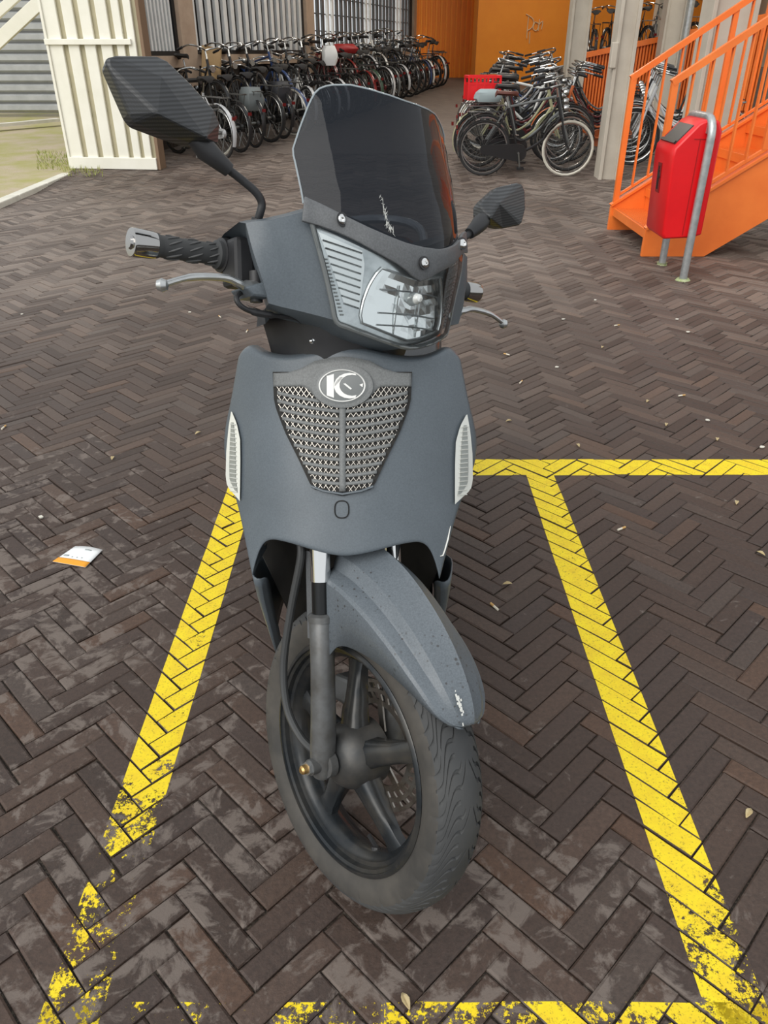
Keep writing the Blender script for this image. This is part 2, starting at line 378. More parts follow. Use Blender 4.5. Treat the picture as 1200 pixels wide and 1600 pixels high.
for i, (x, y, an) in enumerate(bricks):
    s = rb.randrange(6); tx = rb.gauss(0, .020); ty = rb.gauss(0, .020); dz = rb.gauss(0, .0011)+gz(y)
    T = Matrix.Translation((x, y, dz)) @ Matrix.Rotation(an+rb.gauss(0, .008), 4, 'Z') @ Matrix.Rotation(tx, 4, 'X') @ Matrix.Rotation(ty*.3, 4, 'Y')
    if i in single:
        o = bpy.data.objects.new('brick', bmeshes[s]); COL.objects.link(o); o.parent = floor_o; o.matrix_local = T
    else: stuff.add([T @ Vector(p) for p in BV[s][0]], BV[s][1])
    if y < 3.2:
        top = [T @ Vector(p) for p in BV[s][0][:4]]
        mid = [T @ Vector(p) for p in BV[s][0][4:8]]
        for nm, x0, x1, y0, y1 in LINES:
            if nm == 'F' and (x < x0-.2 or x > x1+.2): continue
            for quad in [[t_.lerp(m_, .7) for t_, m_ in zip(top, mid)]]:
                n_ = (quad[1]-quad[0]).cross(quad[2]-quad[0]).normalized(); n_ = n_ if n_.z > 0 else -n_
                pl = clip([p+n_*(.0004+.0021) for p in quad], x0, x1, y0, y1)
                if pl: paint[nm].add(pl, [tuple(range(len(pl)))])
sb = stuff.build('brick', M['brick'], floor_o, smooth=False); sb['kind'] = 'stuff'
for nm, lab in (('L', 'worn yellow painted line on the bricks left of the scooter'), ('R', 'yellow painted line running beside the right of the scooter'),
                ('B', 'yellow painted cross line on the bricks behind the scooter'), ('F', 'flaking yellow cross line in front of the scooter wheel')):
    tag(paint[nm].build('parking_line', M['paint'], smooth=False), lab, 'road marking')
soil = MB(); soil.grid([[(-40, -6, -.006), (-4.12, -6, -.006)], [(-40, 9.5, -.004), (-4.12, 9.5, -.004)], [(-40, 60, 1.6), (-4.12, 60, 1.6)]])
tag(soil.build('ground_verge', M['soil'], smooth=False), 'dry grassy verge left of the yard', kind='structure')

# ------------------------------------------------------------------ the building around the bicycle store
def ceiling():
    m = MB(); m.box((2.9, 22.5, 5.4), (13.4, 19, .3)); tag(m.build('ceiling', M['ceil'], smooth=False), kind='structure')
ceiling()
def added_fill_lamp(x, y, lab):  # invented lamps, out of view, added to brighten the store and orange wall
    r = empty('added_fill_lamp', (x, y, 5.0)); tag(r, lab, 'lamp', 'added fill lamps over the bicycle store')
    m = MB(); m.box((0, 0, .19), (1.6, .16, .06)); m.build('fill_lamp_housing', M['white'], r, smooth=False)
    e = mat('added_lit_tube', (1, 1, 1), .5); e.node_tree.nodes['Principled BSDF'].inputs['Emission Color'].default_value = (1, .93, .82, 1); e.node_tree.nodes['Principled BSDF'].inputs['Emission Strength'].default_value = 4
    m = MB(); m.tube([(-.75, 0, .13), (.75, 0, .13)], .03, 10); m.build('fill_lamp_tube', e, r)
    d = bpy.data.lights.new('fill_lamp_light', 'AREA'); d.shape = 'RECTANGLE'; d.size = 1.5; d.size_y = .12; d.energy = 85; d.color = (1, .93, .82); o = bpy.data.objects.new('fill_lamp_light', d); COL.objects.link(o); o.parent = r; o.location = (0, 0, .09)
added_fill_lamp(1.0, 15.5, 'added fill lamp under the ceiling between the two bicycle rows'); added_fill_lamp(3.4, 20.5, 'added fill lamp under the ceiling before the orange wall'); added_fill_lamp(6.2, 16.0, 'added fill lamp under the ceiling above the ramp')
# cream corrugated panel on the left
mw = MB(); mw.box((9.05, 19, 2.6), (.2, 24, 6)); tag(mw.build('wall_right', M['beige'], smooth=False), kind='structure')
def cream_panel():
    a = gpt(110, 263); b = gpt(247, 266); d = (b-a); Lw = d.length; rz = math.atan2(d.y, d.x)
    r = empty('corrugated_panel', (a.x, a.y, gz(a.y)), rz); H = 2.7
    tag(r, 'tall cream ribbed panel standing at the left edge of the yard', 'panel')
    m = MB(); m.box((Lw/2, .09, H/2), (Lw, .10, H)); m.build('back_sheet', noisy('olive_groove', (.50, .45, .30), (.42, .38, .25), 4, .5), r, smooth=False)
    def fx(p): return (p-110)/(247-110)*Lw
    for x0, x1 in ((113, 133), (141, 157), (165, 181), (189, 205), (212, 223), (229, 240)):
        m = MB(); m.box(((fx(x0)+fx(x1))/2, .022, H/2), (fx(x1)-fx(x0), .04, H-.02)); m.build('rib', M['white'], r, smooth=False, bevel=.008)
    m = MB(); m.box((Lw/2, 0, .07), (Lw, .05, .14)); m.build('bottom_rail', M['white'], r, smooth=False, bevel=.006)
    m = MB(); m.box((Lw/2-.06, -.006, 1.43), (Lw-.1, .05, .06)); m.build('cross_rail', M['white'], r, smooth=False, bevel=.004)
    m = MB(); m.box((.015, .02, H/2), (.03, .08, H)); m.build('stile', M['white'], r, smooth=False)
    m = MB(); m.box((Lw+.02, .10, H/2), (.04, .2, H)); m.build('edge_board', M['whiteedge'], r, smooth=False)
cream_panel()
def kerb():
    a = gpt(0, 322); b = gpt(104, 270); d = (b-a).normalized(); n = 5; r = empty('kerb', (a.x, a.y, 0))
    tag(r, 'pale concrete kerb between the paving and the dry verge', 'kerb')
    a = a-d*2.2
    Lk = (b-a).length/n
    for i in range(n):
        m = MB(); p = a+d*(Lk*i)-Vector((r.location)); q = p+d*(Lk-.012); p.z = q.z = .01; m.bar(p, q, .13, .09); m.build('kerb_stone', M['kerb'], r, smooth=False, bevel=.01)
kerb()
def far_left():
    # grey ribbed wall, seen past the panel
    Y = 17.5; a = at(-70, 168, Y); b = at(100, 168, Y); z0 = gz(Y)-.02; H = 2.6; r = empty('wall_left', (a.x, Y, z0)); tag(r, kind='structure')
    w = b.x-a.x; m = MB(); m.box((w/2, .06, H/2), (w, .06, H)); m.build('backing', mat('grey_groove', (.17, .175, .175), .6), r, smooth=False)
    n = 15; ph = H/n
    for i in range(n):
        m = MB(); m.prism([(0, .03, i*ph+.012), (0, -.03, i*ph+.05), (0, -.03, i*ph+ph-.04), (0, .03, i*ph+ph-.012)], (w, 0, 0)); m.build('rib', M['greysheet'], r, smooth=False)
    # white outside stair stringers crossing the corner
    for k, (p, q, lab) in enumerate((((-60, 72), (66, -42), 'upper'), ((-60, 118), (90, -22), 'lower'))):
        A = at(*p, 13.2); B = at(*q, 13.2); m = MB(); m.bar(A, B, .08, .17 if k else .12, up=(0, -1, .01) if False else (0, 0, 1)); o = m.build('stair_stringer', M['white'], smooth=False, bevel=.005)
        tag(o, f'{lab} cream diagonal beam in the top left corner above the grey wall', 'beam')
    m = MB(); A = gpt(-40, 201); B = gpt(92, 189); m.bar(A+Vector((0, 0, .02)), B+Vector((0, 0, .02)), .16, .05)
    tag(m.build('path_edging', M['kerb'], smooth=False), 'thin pale edging strip across the verge by the grey wall', 'edging')
    m = MB(); rd = random.Random(5)
    for i in range(420):
        if i < 300: p = gpt(rd.uniform(60, 112), rd.uniform(238, 266)); p.x -= .02
        else: p = gpt(rd.uniform(100, 160), rd.uniform(262, 276))
        h = rd.uniform(.02, .07); a = rd.uniform(0, 2*PI); dx, dy = math.cos(a)*.006, math.sin(a)*.006; t = Vector((rd.gauss(0, .02), rd.gauss(0, .02), h))
        m.add([p+Vector((dx, dy, 0)), p-Vector((dx, dy, 0)), p+t], [(0, 1, 2)])
    tag(m.build('grass_tufts', M['grass'], smooth=False), 'low grass tufts growing along the foot of the cream panel', 'grass', kind='stuff')
far_left()
# timber wall with slatted screens behind the left row of bicycles
WD = Vector((.324, 1.0, 0)).normalized()
def wall_pt(px):
    """point of the screen wall line at a measured column"""
    k = (px-600)/FPX; Y = (-3.0-.324*13.5 - k*(CAM_H-.4)*SP) / (k*CP-.324); return Vector((-3.0+.324*(Y-13.5), Y, 0))
WN = Vector((WD.y, -WD.x, 0))      # towards the bicycles
def screens():
    posts = [185, 222, 302, 484, 642]; P = [wall_pt(p) for p in posts]
    r = empty('wall_back', P[0]); tag(r, kind='structure'); o0 = P[0]
    rzw = math.atan2(WD.y, WD.x)
    def bar(name, p, q, z0, z1, th, m, off=0, wd=None, bev=0):
        mb = MB(); a = p-o0+WN*off; b = q-o0+WN*off; mb.bar(a+Vector((0,0,(z0+z1)/2)), b+Vector((0,0,(z0+z1)/2)), th, z1-z0); return mb.build(name, m, r, smooth=False, bevel=bev)
    for p, w in list(zip(P, (.2, .22, .23, .22, .13)))[1:]:
        bar('post', p-WD*w*.9, p+WD*w*.9, gz(p.y)-.05, 5.3, .2, M['brownpost'])
    for i in range(1, 4):
        a, b = P[i]+WD*.2, P[i+1]-WD*.2; zb = 1.19+.011*(a.y-12)
        bar('lower_panel', a, b, 0, zb, .06, M['darkpanel'], -.03); bar('sill', a, b, zb, zb+.15, .14, M['brownpost'], .03)
        z1 = 5.3; z0 = zb+.15
        for zz0, zz1 in ((z0, z0+.06), (5.1, 5.25)): bar('frame_rail', a, b, zz0, zz1, .05, M['blackframe'], .01)
        for q in (a, b): bar('frame_stile', q-WD*.08, q+WD*.08, z0, z1, .05, M['blackframe'], .012)
        n = (8, 11, 17, 26)[i]; ln = (b-a).length
        if i < 3:
            bar('screen_back', a, b, z0, z1, .02, M['blackframe'], -.07)
        for k in range(n):
            c = a+WD*(ln*(k+.5)/n); w = ln/n*(.46 if i < 3 else .34)
            bar('slat', c-WD*w/2, c+WD*w/2, z0+.06, 5.1, .05, M['slat'] if (i < 3 or k % 9 in (3, 4)) else M['slatd'], 0)
        if i == 3:
            for zz in (1.75, 2.05, 2.35, 2.65): bar('thin_rail', a, b, zz, zz+.02, .02, M['blackframe'], -.03)
screens()
def orange_walls():
    a = wall_pt(646); A = Vector((a.x, a.y, 0)); c = at(745, 60, 24.0)
    r = empty('wall_orange_recess', (A.x, A.y, 0)); tag(r, kind='structure'); w = c.x-A.x+.4
    m = MB(); m.box((w/2, .8, 2), (w, .1, 8)); m.build('sheet', M['orange'], r, smooth=False)
    for i in range(14):
        m = MB(); m.box((w*(i+.5)/14, .73, 2), (.05, .05, 8)); m.build('rib', M['orange'], r, smooth=False)
    m = MB(); m.box((c.x+4.5, 24.6, 2), (9, 1.2, 8)); tag(m.build('wall_orange', M['orange'], smooth=False), kind='structure')
    m = MB()
    strokes = [[(822, 22), (833, 30), (832, 42), (824, 48)], [(826, 26), (824, 44), (823, 60)], [(836, 34), (833, 44), (838, 48), (842, 38), (836, 34)], [(843, 30), (841, 48)], [(841, 40), (848, 33), (846, 46)], [(828, 50), (827, 68)]]
    for st in strokes:
        pts = [at(x, y, 23.97)-Vector((0, 0, 0)) for x, y in st]; pts = spline(pts, 4); m.tube(pts, .012, 5)
    tag(m.build('graffiti_tag', M['graffiti']), 'pale sprayed graffiti tag on the orange wall', 'graffiti')
orange_walls()
# ramp parapet with orange slats
def ramp():
    Y = 17.3; a = at(900, 150, Y); b = at(1180, 150, Y); r = empty('wall_ramp', (a.x, Y, gz(Y))); tag(r, kind='structure'); z0 = gz(Y)
    topz = lambda x: lerp(at(907, 88, Y).z, at(1070, 53, Y).z, (x-at(907, 88, Y).x)/(at(1070, 53, Y).x-at(907, 88, Y).x))-z0
    w = b.x-a.x; n = 60
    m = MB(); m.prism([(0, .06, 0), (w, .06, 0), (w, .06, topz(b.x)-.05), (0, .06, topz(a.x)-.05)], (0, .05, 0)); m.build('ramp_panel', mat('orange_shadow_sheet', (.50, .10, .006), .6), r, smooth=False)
    for i in range(n):
        x = w*(i+.5)/n; h = topz(a.x+x)-.08; mb = MB(); mb.box((x, .02, h/2+.04), (w/n*.55, .05, h)); mb.build('slat', M['orange2'], r, smooth=False)
    m = MB(); m.bar((0, .03, topz(a.x)), (w, .03, topz(b.x)), .16, .09); m.build('capping', M['orange2'], r, smooth=False)
    m = MB(); m.box((w/2+.6, 2.2, .35), (w+1.2, 4, .8)); m.build('ramp_deck', M['far'], r, smooth=False)
ramp()
def pillar(name, cx, cy, w, d, label, m='beige', h=5.3):
    mb = MB(); i = .18*w; x, y = w/2, d/2; z = gz(cy)-.03
    for q in (1,):
        mb.box((cx, cy+.02, z+h/2), (w-.03, d-.04, h)); mb.box((cx-x+.02, cy, z+h/2), (.04, d, h)); mb.box((cx+x-.02, cy, z+h/2), (.04, d, h))
    return tag(mb.build(name, M[m], smooth=False, bevel=.004), label, 'pillar')
p1 = gpt(935, 281); p2 = gpt(965, 281)
pl1 = pillar('steel_pillar', (p1.x+p2.x)/2, p1.y+.13, p2.x-p1.x, .26, 'cream steel pillar standing at the foot of the orange stairs')
mb = MB(); mb.box(((p1.x+p2.x)/2-.13, p1.y+.02, 1.36), (.07, .08, .26)); mb.build('junction_box', M['beige'], pl1, smooth=False, bevel=.01)
q = at(892, 150, 16.4); pillar('steel_pillar', q.x, 16.4, .34, .3, 'cream pillar between the bicycles and the orange ramp')
q = at(1045, 60, 16.9); pillar('steel_pillar', q.x+.02, 16.9, .36, .3, 'narrow cream pillar in front of the ramp with a pipe beside it')
q = at(1066, 60, 16.9); mb = MB(); mb.tube([(q.x, 16.75, 0.3), (q.x, 16.75, 5.3)], .07, 10); tag(mb.build('drain_pipe', M['galv']), 'grey drain pipe beside the narrow cream pillar', 'pipe')
q = at(1088, 60, 18.6); pillar('steel_pillar', q.x, 21.2, .3, .3, 'farthest cream pillar behind the ramp')
q = at(1118, 130, 8.9); pillar('steel_pillar', q.x, 8.9, .44, .34, 'broad cream pillar behind the stair railings')
# ------------------------------------------------------------------ orange stairs
def stairs():
    a = gpt(998, 401); f = gpt(951, 358); YN, YF = a.y, f.y; X0 = (a.x+f.x)/2; r = empty('orange_staircase', (X0, YN, 0))
    tag(r, 'orange painted steel staircase with railings rising to the right', 'staircase')
    w = YF-YN; SL = math.tan(math.radians(33)); n = 13; run = .26; rise = run*SL
    LX = n*run+.1; hs = .20
    def stringer(y):
        m = MB(); m.prism([(0, y, 0), (.50, y, 0), (LX, y, (LX-.50)*SL), (LX, y, LX*SL+hs), (0, y, hs)], (0, .035, 0)); m.build('stringer', M['orange2'], r, smooth=False, bevel=.003)
        m = MB(); m.bar((0, y+.0175, hs+.01), (LX, y+.0175, LX*SL+hs+.01), .07, .02); m.build('stringer_flange', M['orange2'], r, smooth=False)
    stringer(0); stringer(w-.035)
    for i in range(n):
        x = .03+i*run; z = .17+i*rise
        m = MB(); m.box((x+.14, w/2, z), (.28, w-.08, .025)); t = m.build('tread', M['grate'], r, smooth=False)
        m = MB(); m.box((x+.003, w/2, z-.014), (.016, w-.078, .064)); m.build('nosing', M['orange2'], t, smooth=False)
        m = MB()
        for k in range(16): m.box((x+.035+k*.0155, w/2, z+.0145), (.005, w-.1, .004))
        m.build('grating_bars', M['orange2'], t, smooth=False)
        if i: m = MB(); m.box((x+.012, w/2, z-rise/2-.012), (.006, w-.08, rise+.02)); m.build('riser', M['orange2'], t, smooth=False)
    for y in (.0175, w-.0175):
        hh = .98
        def zb(x): return x*SL+hs
        m = MB(); m.bar((.04, y, zb(.04)-.02), (.04, y, zb(.04)+hh), .045, .045); m.build('newel_post', M['orange2'], r, smooth=False)
        m = MB(); m.bar((.02, y, zb(.04)+hh), (LX, y, zb(LX)+hh), .05, .045); m.build('handrail', M['orange2'], r, smooth=False)
        m = MB(); m.bar((.04, y, zb(.04)+.06), (LX, y, zb(LX)+.06), .03, .02); m.build('bottom_rail', M['orange2'], r, smooth=False)
        k = 0; x = .04+.125
        while x < LX-.05:
            k += 1; m = MB(); m.bar((x, y, zb(x)+.06), (x, y, zb(x)+hh), .012 if k % 6 else .04, .035); m.build('baluster', M['orange2'], r, smooth=False); x += .125
stairs()
# ------------------------------------------------------------------ litter bin on its post
def bin_():
    a = gpt(1067, 438); b = gpt(1034, 413); yc = (a.y+b.y)/2; xc = (a.x+b.x)/2; hw = (b.y-a.y)/2
    r = empty('post_frame', (xc, yc, 0)); tag(r, 'galvanised hoop post carrying the red litter bin', 'post')
    arc = [(0, -hw, -.1), (0, -hw, .90)]+[(0, -hw+.10-.10*math.cos(t), .93+.10*math.sin(t)) for t in (0, .4, .8, 1.2, PI/2)]
    arc += [(0, -p[1], p[2]) for p in arc[::-1]]
    m = MB(); m.tube(arc, .027, 14); m.build('hoop', M['galv'], r)
    for s, k in ((-1, .05), (1, .035)):
        m = MB(); m.lathe([(.028, .012), (.04, .016), (k, .004), (k+.008, -.006)], Matrix.Translation((0, s*hw, 0)) @ Matrix.Rotation(-PI/2, 4, 'Y'), 14); m.build('moss_collar', M['moss'], r)
    bn = empty('litter_bin', (xc, yc, 0), 0); tag(bn, 'bright red plastic litter bin hanging on a galvanised post', 'litter bin')
    # the bin faces the scooter side (-x); side profile in (x, z)
    prof = [(.03, .28), (-.17, .27), (-.19, .30), (-.215, .80), (-.21, .85), (-.07, 1.00), (.0, 1.03), (.06, 1.01), (.09, .95), (.09, .30)]
    wd = hw-.045
    def sect(y, s): return [(x*s+(-.06)*(1-s), y, z if s == 1 else .63+(z-.63)*(1-(1-s)*.35)) for x, z in prof]
    m = MB(); rows = [sect(-wd, .94), sect(-wd+.02, 1), sect(wd-.02, 1), sect(wd, .94)]
    m.grid(rows, loop=True); n = len(prof); m.add(rows[0], [tuple(range(n))]); m.add(rows[3], [tuple(range(n))[::-1]])
    body = m.build('bin_body', M['red'], bn, weld=True, ang=50, bevel=.008)
    c = Vector((-.14, 0, .925)); d = Vector((-.07-(-.21), 0, 1.0-.85)).normalized(); nn = Vector((-d.z, 0, d.x))
    m = MB(); Mx = Matrix((d, Vector((0, 1, 0)), nn)).transposed(); m.box(c+nn*.002, (.155, wd*1.45, .008), Mx); m.build('flap_opening', M['blackplastic'], bn, smooth=False, bevel=.004)
    m = MB(); m.box(c+nn*.010-d*.068, (.02, wd*1.45, .012), Mx); m.build('flap_lip', M['blackplastic'], bn, smooth=False)
    # pictogram: a figure dropping litter, in a dark frame
    nx = -.2045
    def pl(pts): return [(nx-.006-(z-.62)*.05, y, z) for y, z in pts]
    m = MB(); m.prism(pl([(.06, .55), (.06, .74), (-.015, .74), (-.015, .55)]), (.004, 0, 0)); m.build('pictogram_plate', mat('dark_red_print', (.22, .005, .006), .4), bn, smooth=False)
    m = MB()
    for poly in ([(.035, .70), (.035, .72), (.018, .72), (.018, .70)], [(.042, .64), (.042, .695), (.012, .695), (.012, .64)], [(.040, .57), (.040, .64), (.030, .64), (.030, .57)], [(.024, .57), (.024, .64), (.014, .64), (.014, .57)], [(.012, .66), (.012, .68), (-.006, .655), (-.004, .64)]):
        m.prism([(x-.003, y, z) for x, y, z in pl(poly)], (.003, 0, 0))
    m.build('pictogram', M['blackplastic'], bn, smooth=False)
    for z in (.80,):
        m = MB(); m.tube([(0, -wd-.004, z), (0, -wd+.01, z)], .01, 8); m.build('rivet', M['red'], bn)
    m = MB(); m.box((-.02, -wd-.001, .905), (.14, .004, .006)); m.box((-.05, -wd-.001, .6), (.005, .004, .6)); m.build('seam', mat('seam_red', (.40, .004, .005), .4), bn, smooth=False)
    m = MB(); m.box((0, 0, .97), (.05, 2*hw-.05, .06)); m.build('hanger', M['galv'], bn, smooth=False)
bin_()
# ------------------------------------------------------------------ bicycles
def bike_parts(kind):
    """list of (name, mesh, slot key, parent index) in local space: x forwards, wheels on z=0"""
    R = .335; rw = (-.54, 0, R); fw = (.54, 0, R); out = []
    def P(name, mb, key, par=None, **kw): out.append((name, mb.mesh(name, M['bk_black'], **kw), key, par)); return len(out)-1
    def wheel(c, nm, key):
        m = MB(); m.tube([(c[0]+(R-.018)*math.cos(t), 0, c[2]+(R-.018)*math.sin(t)) for t in [2*PI*k/26 for k in range(26)]], .018, 6, closed=True); i = P(nm, m, key)
        m = MB(); m.tube([(c[0]+(R-.042)*math.cos(t), 0, c[2]+(R-.042)*math.sin(t)) for t in [2*PI*k/26 for k in range(26)]], .011, 5, closed=True); P('rim', m, 'rim', i)
        m = MB()
        for k in range(18):
            t = 2*PI*k/18; s = .025*(-1)**k; m.tube([(c[0]+.03*math.cos(t+.5), s, c[2]+.03*math.sin(t+.5)), (c[0]+(R-.045)*math.cos(t), 0, c[2]+(R-.045)*math.sin(t))], .0016, 3, caps=False)
        P('spokes', m, 'steel', i); m = MB(); m.tube([(c[0], -.05, c[2]), (c[0], .05, c[2])], .022, 8); P('wheel_hub', m, 'steel', i)
    wheel(rw, 'rear_wheel', 'tyre'); wheel(fw, 'front_wheel', 'tyre')
    bb = V(-.10, 0, .29); st = V(-.26, 0, .80); hd = V(.36, 0, .86); hl = V(.41, 0, .70)
    m = MB(); m.tube([bb, st], .016, 7)
    if kind == 0:
        m.tube(spline([hl, V(.22, 0, .45), V(.02, 0, .32), bb], 5), .018, 7); m.tube(spline([hd, V(.16, 0, .56), V(-.04, 0, .43), V(-.155, 0, .46)], 5), .014, 7)
    else: m.tube([hl, bb], .018, 7); m.tube([hd, st-V(0, 0, .06)], .016, 7)
    m.tube([hd+V(-.02, 0, .06), hl], .021, 7)
    for s in (-1, 1): m.tube([bb+V(0, s*.03, 0), V(rw[0], s*.06, rw[2])], .010, 5); m.tube([st+V(0, s*.015, -.04), V(rw[0], s*.06, rw[2])], .009, 5)
    P('frame', m, 'frame')
    m = MB()
    for s in (-1, 1): m.tube(spline([hl+V(.005, s*.03, 0), V(.47, s*.045, .5), V(fw[0], s*.05, fw[2])], 4), [.013]*4+[.012]*4+[.009], 6)
    P('fork', m, 'frame')
    m = MB(); m.tube([hd, hd+V(-.05, 0, .17)], .013, 7); hb = hd+V(-.05, 0, .17)
    for s in (-1, 1): m.tube(spline([hb, hb+V(.05, s*.10, .03), hb+V(.02, s*.25, .05), hb+V(-.12, s*.29, .02), hb+V(-.20, s*.29, 0)], 4), .011, 6)
    ih = P('handlebar', m, 'chrome')
    for s in (-1, 1): m = MB(); m.tube([hb+V(-.12, s*.29, .02), hb+V(-.25, s*.29, -.01)], .017, 7); P('handle_grip', m, 'black', ih)
    m = MB(); m.tube([st, st+V(-.04, 0, .12)], .012, 6); P('seat_post', m, 'chrome')
    m = MB(); sp = st+V(-.05, 0, .14); rows = []
    for t, w, h in ((-.13, .05, 0), (-.11, .095, .03), (-.03, .095, .025), (.05, .045, .02), (.13, .022, .02), (.16, .01, .005)):
        rows.append([sp+V(t, w*math.cos(a), h+.028*math.sin(a)) for a in [2*PI*k/8 for k in range(8)]])
    m.grid(rows, loop=True); m.add(rows[0], [tuple(range(8))]); m.add(rows[-1], [tuple(range(8))]); P('saddle', m, 'saddle', weld=True)
    def fender(c, a0, a1):
        m = MB(); rows = []
        for k in range(13):
            t = math.radians(lerp(a0, a1, k/12)); rr = R+.018
            rows.append([(c[0]+(rr-abs(s)*.25)*math.cos(t), s, c[2]+(rr-abs(s)*.25)*math.sin(t)) for s in (-.028, -.015, 0, .015, .028)])
        m.grid(rows); return m
    P('rear_mudguard', fender(rw, 25, 205), 'fender'); P('front_mudguard', fender(fw, 20, 160), 'fender')
    m = MB(); z = .76
    for s in (-.06, 0, .06): m.tube([(-.30, s, z), (-.78, s, z-.01)], .006, 5)
    for x in (-.36, -.55, -.76): m.tube([(x, -.06, z), (x, .06, z)], .005, 5)
    for s in (-1, 1): m.tube([(-.72, s*.06, z-.01), (rw[0], s*.065, rw[2])], .005, 5)
    P('luggage_rack', m, 'rack')
    m = MB(); cc = []
    for k in range(9): t = PI/2+PI*k/8; cc.append((rw[0]+.055*math.cos(t), 0, rw[2]-.01+.055*math.sin(t)))
    for k in range(9): t = -PI/2+PI*k/8; cc.append((bb.x+.105*math.cos(t), 0, bb.z+.105*math.sin(t)))
    m.prism([(x, -.075, z) for x, y, z in cc], (0, .04, 0)); P('chain_case', m, 'case', ang=30)
    m = MB(); m.tube([bb+V(0, -.10, 0), bb+V(.03, -.10, -.17)], .010, 5); m.tube([bb+V(0, .08, 0), bb+V(-.03, .08, .17)], .010, 5); m.tube([bb+V(0, -.1, 0), bb+V(0, .08, 0)], .014, 6); ic = P('crank', m, 'steel')
    for s in (1, -1): m = MB(); m.box(bb+V(s*.03, -s*.15, -s*.17), (.09, .09, .022)); P('pedal', m, 'black', ic, smooth=False)
    m = MB(); m.lathe([(0, .0), (.04, .0), (.045, -.015), (.035, -.06), (0, -.075)], Matrix.Translation(hl+V(.08, 0, .10)), 10); P('headlamp', m, 'chrome')
    m = MB(); m.box((rw[0]-R-.02, 0, .52), (.02, .05, .04)); P('tail_lamp', m, 'tail', smooth=False)
    m = MB(); m.tube([(-.28, .05, .30), (-.34, .17, .01)], .009, 5); P('kickstand', m, 'steel')
    return out
BK = [bike_parts(0), bike_parts(1)]
M['bk_tail'] = mat('tail_red', (.14, .006, .006), .3)
def bike(loc, heading, frame='black', label='', group=None, kind=0, tyre='bk_tyre', saddle='bk_saddle', fender=None, rim='bk_chrome', lean=0, scale=1.0, front=None):
    r = empty('bicycle', loc, 0); r.rotation_euler = (lean, 0, heading); r.rotation_mode = 'XYZ'; r.scale = (scale,)*3
    key = dict(tyre=M[tyre], rim=M[rim], steel=M['bk_steel'], frame=M['bk_'+frame], chrome=M['bk_chrome'], black=M['bk_black'], saddle=M[saddle], fender=M['bk_'+(fender or frame)], rack=M['bk_steel'] if random.random() < .5 else M['bk_black'], case=M['bk_'+('black' if random.random() < .7 else frame)], tail=M['bk_tail'])
    made = []
    for name, me, k, par in BK[kind]:
        o = bpy.data.objects.new(name, me); COL.objects.link(o); o.parent = made[par] if par is not None else r
        o.material_slots[0].link = 'OBJECT'; o.material_slots[0].material = key[k]; made.append(o)
        if name == 'front_wheel' and front: o.material_slots[0].material = M[front]
    tag(r, label, 'bicycle', group); return r
random.seed(21)
cols = ['black', 'black', 'black', 'grey', 'black', 'silver', 'red', 'black', 'blue', 'black', 'green', 'black', 'white', 'black', 'maroon']
# left row: rear wheels towards the yard, front wheels at the screens
row_a = gpt(352, 252); row_b = gpt(690, 136); nL = 25
ORD = ['first', 'second', 'third', 'fourth', 'fifth', 'sixth', 'seventh', 'eighth', 'ninth', 'tenth', 'eleventh', 'twelfth', 'thirteenth', 'fourteenth', 'fifteenth', 'sixteenth', 'seventeenth', 'eighteenth', 'nineteenth', 'twentieth', 'twenty-first', 'twenty-second', 'twenty-third', 'twenty-fourth', 'twenty-fifth']
names = {0: 'silver framed bicycle partly behind the left mirror, nearest the cream panel', 1: 'bicycle with a cardboard box on its carrier near the cream panel', 2: 'dark bicycle with a grey pannier bag in the left row', 3: 'black bicycle whose big rear wheel sticks out of the left row', nL-1: 'last dark bicycle of the left row, against the orange wall'}
LB = []
for i in range(nL):
    t = i/(nL-1); p = row_a.lerp(row_b, t**1.0); p.y += random.uniform(-.12, .12); hd = math.radians(132+random.uniform(-9, 9))
    d = Vector((math.cos(hd), math.sin(hd), 0)); c = p+d*.60; fr = 'silver' if i == 0 else cols[(i*4+3) % len(cols)]
    LB.append(bike((c.x, c.y, gz(c.y)-.0), hd, fr, names.get(i, f'{ORD[i]} bicycle of the left row from the cream panel, {fr} frame'), 'bicycles of the left row', int(i % 3 == 1), 'bk_tyre_w' if i in (5, 13) else 'bk_tyre', lean=random.uniform(-.10, .06), fender='silver' if i in (0, 6, 9, 14, 17) else None, scale=random.uniform(.97, 1.07)))
for i in range(13):      # a second row stands closer to the screens
    t = i/13; p = row_a.lerp(row_b, .05+.80*t)+Vector((-.75, .55, 0)); hd = math.radians(-50+random.uniform(-10, 10))
    bike((p.x, p.y, gz(p.y)+.24), hd, cols[(i*7+2) % len(cols)], f'{ORD[i]} bicycle of the raised row against the slatted screens', 'bicycles against the screens', i % 2, lean=random.uniform(-.08, .08))
p = gpt(300, 250); bike((p.x-.25, p.y+.25, gz(p.y)), math.radians(172), 'silver', 'silver bicycle half hidden behind the cream panel and mirror', None, 0, 'bk_tyre_w', fender='white', lean=.04)
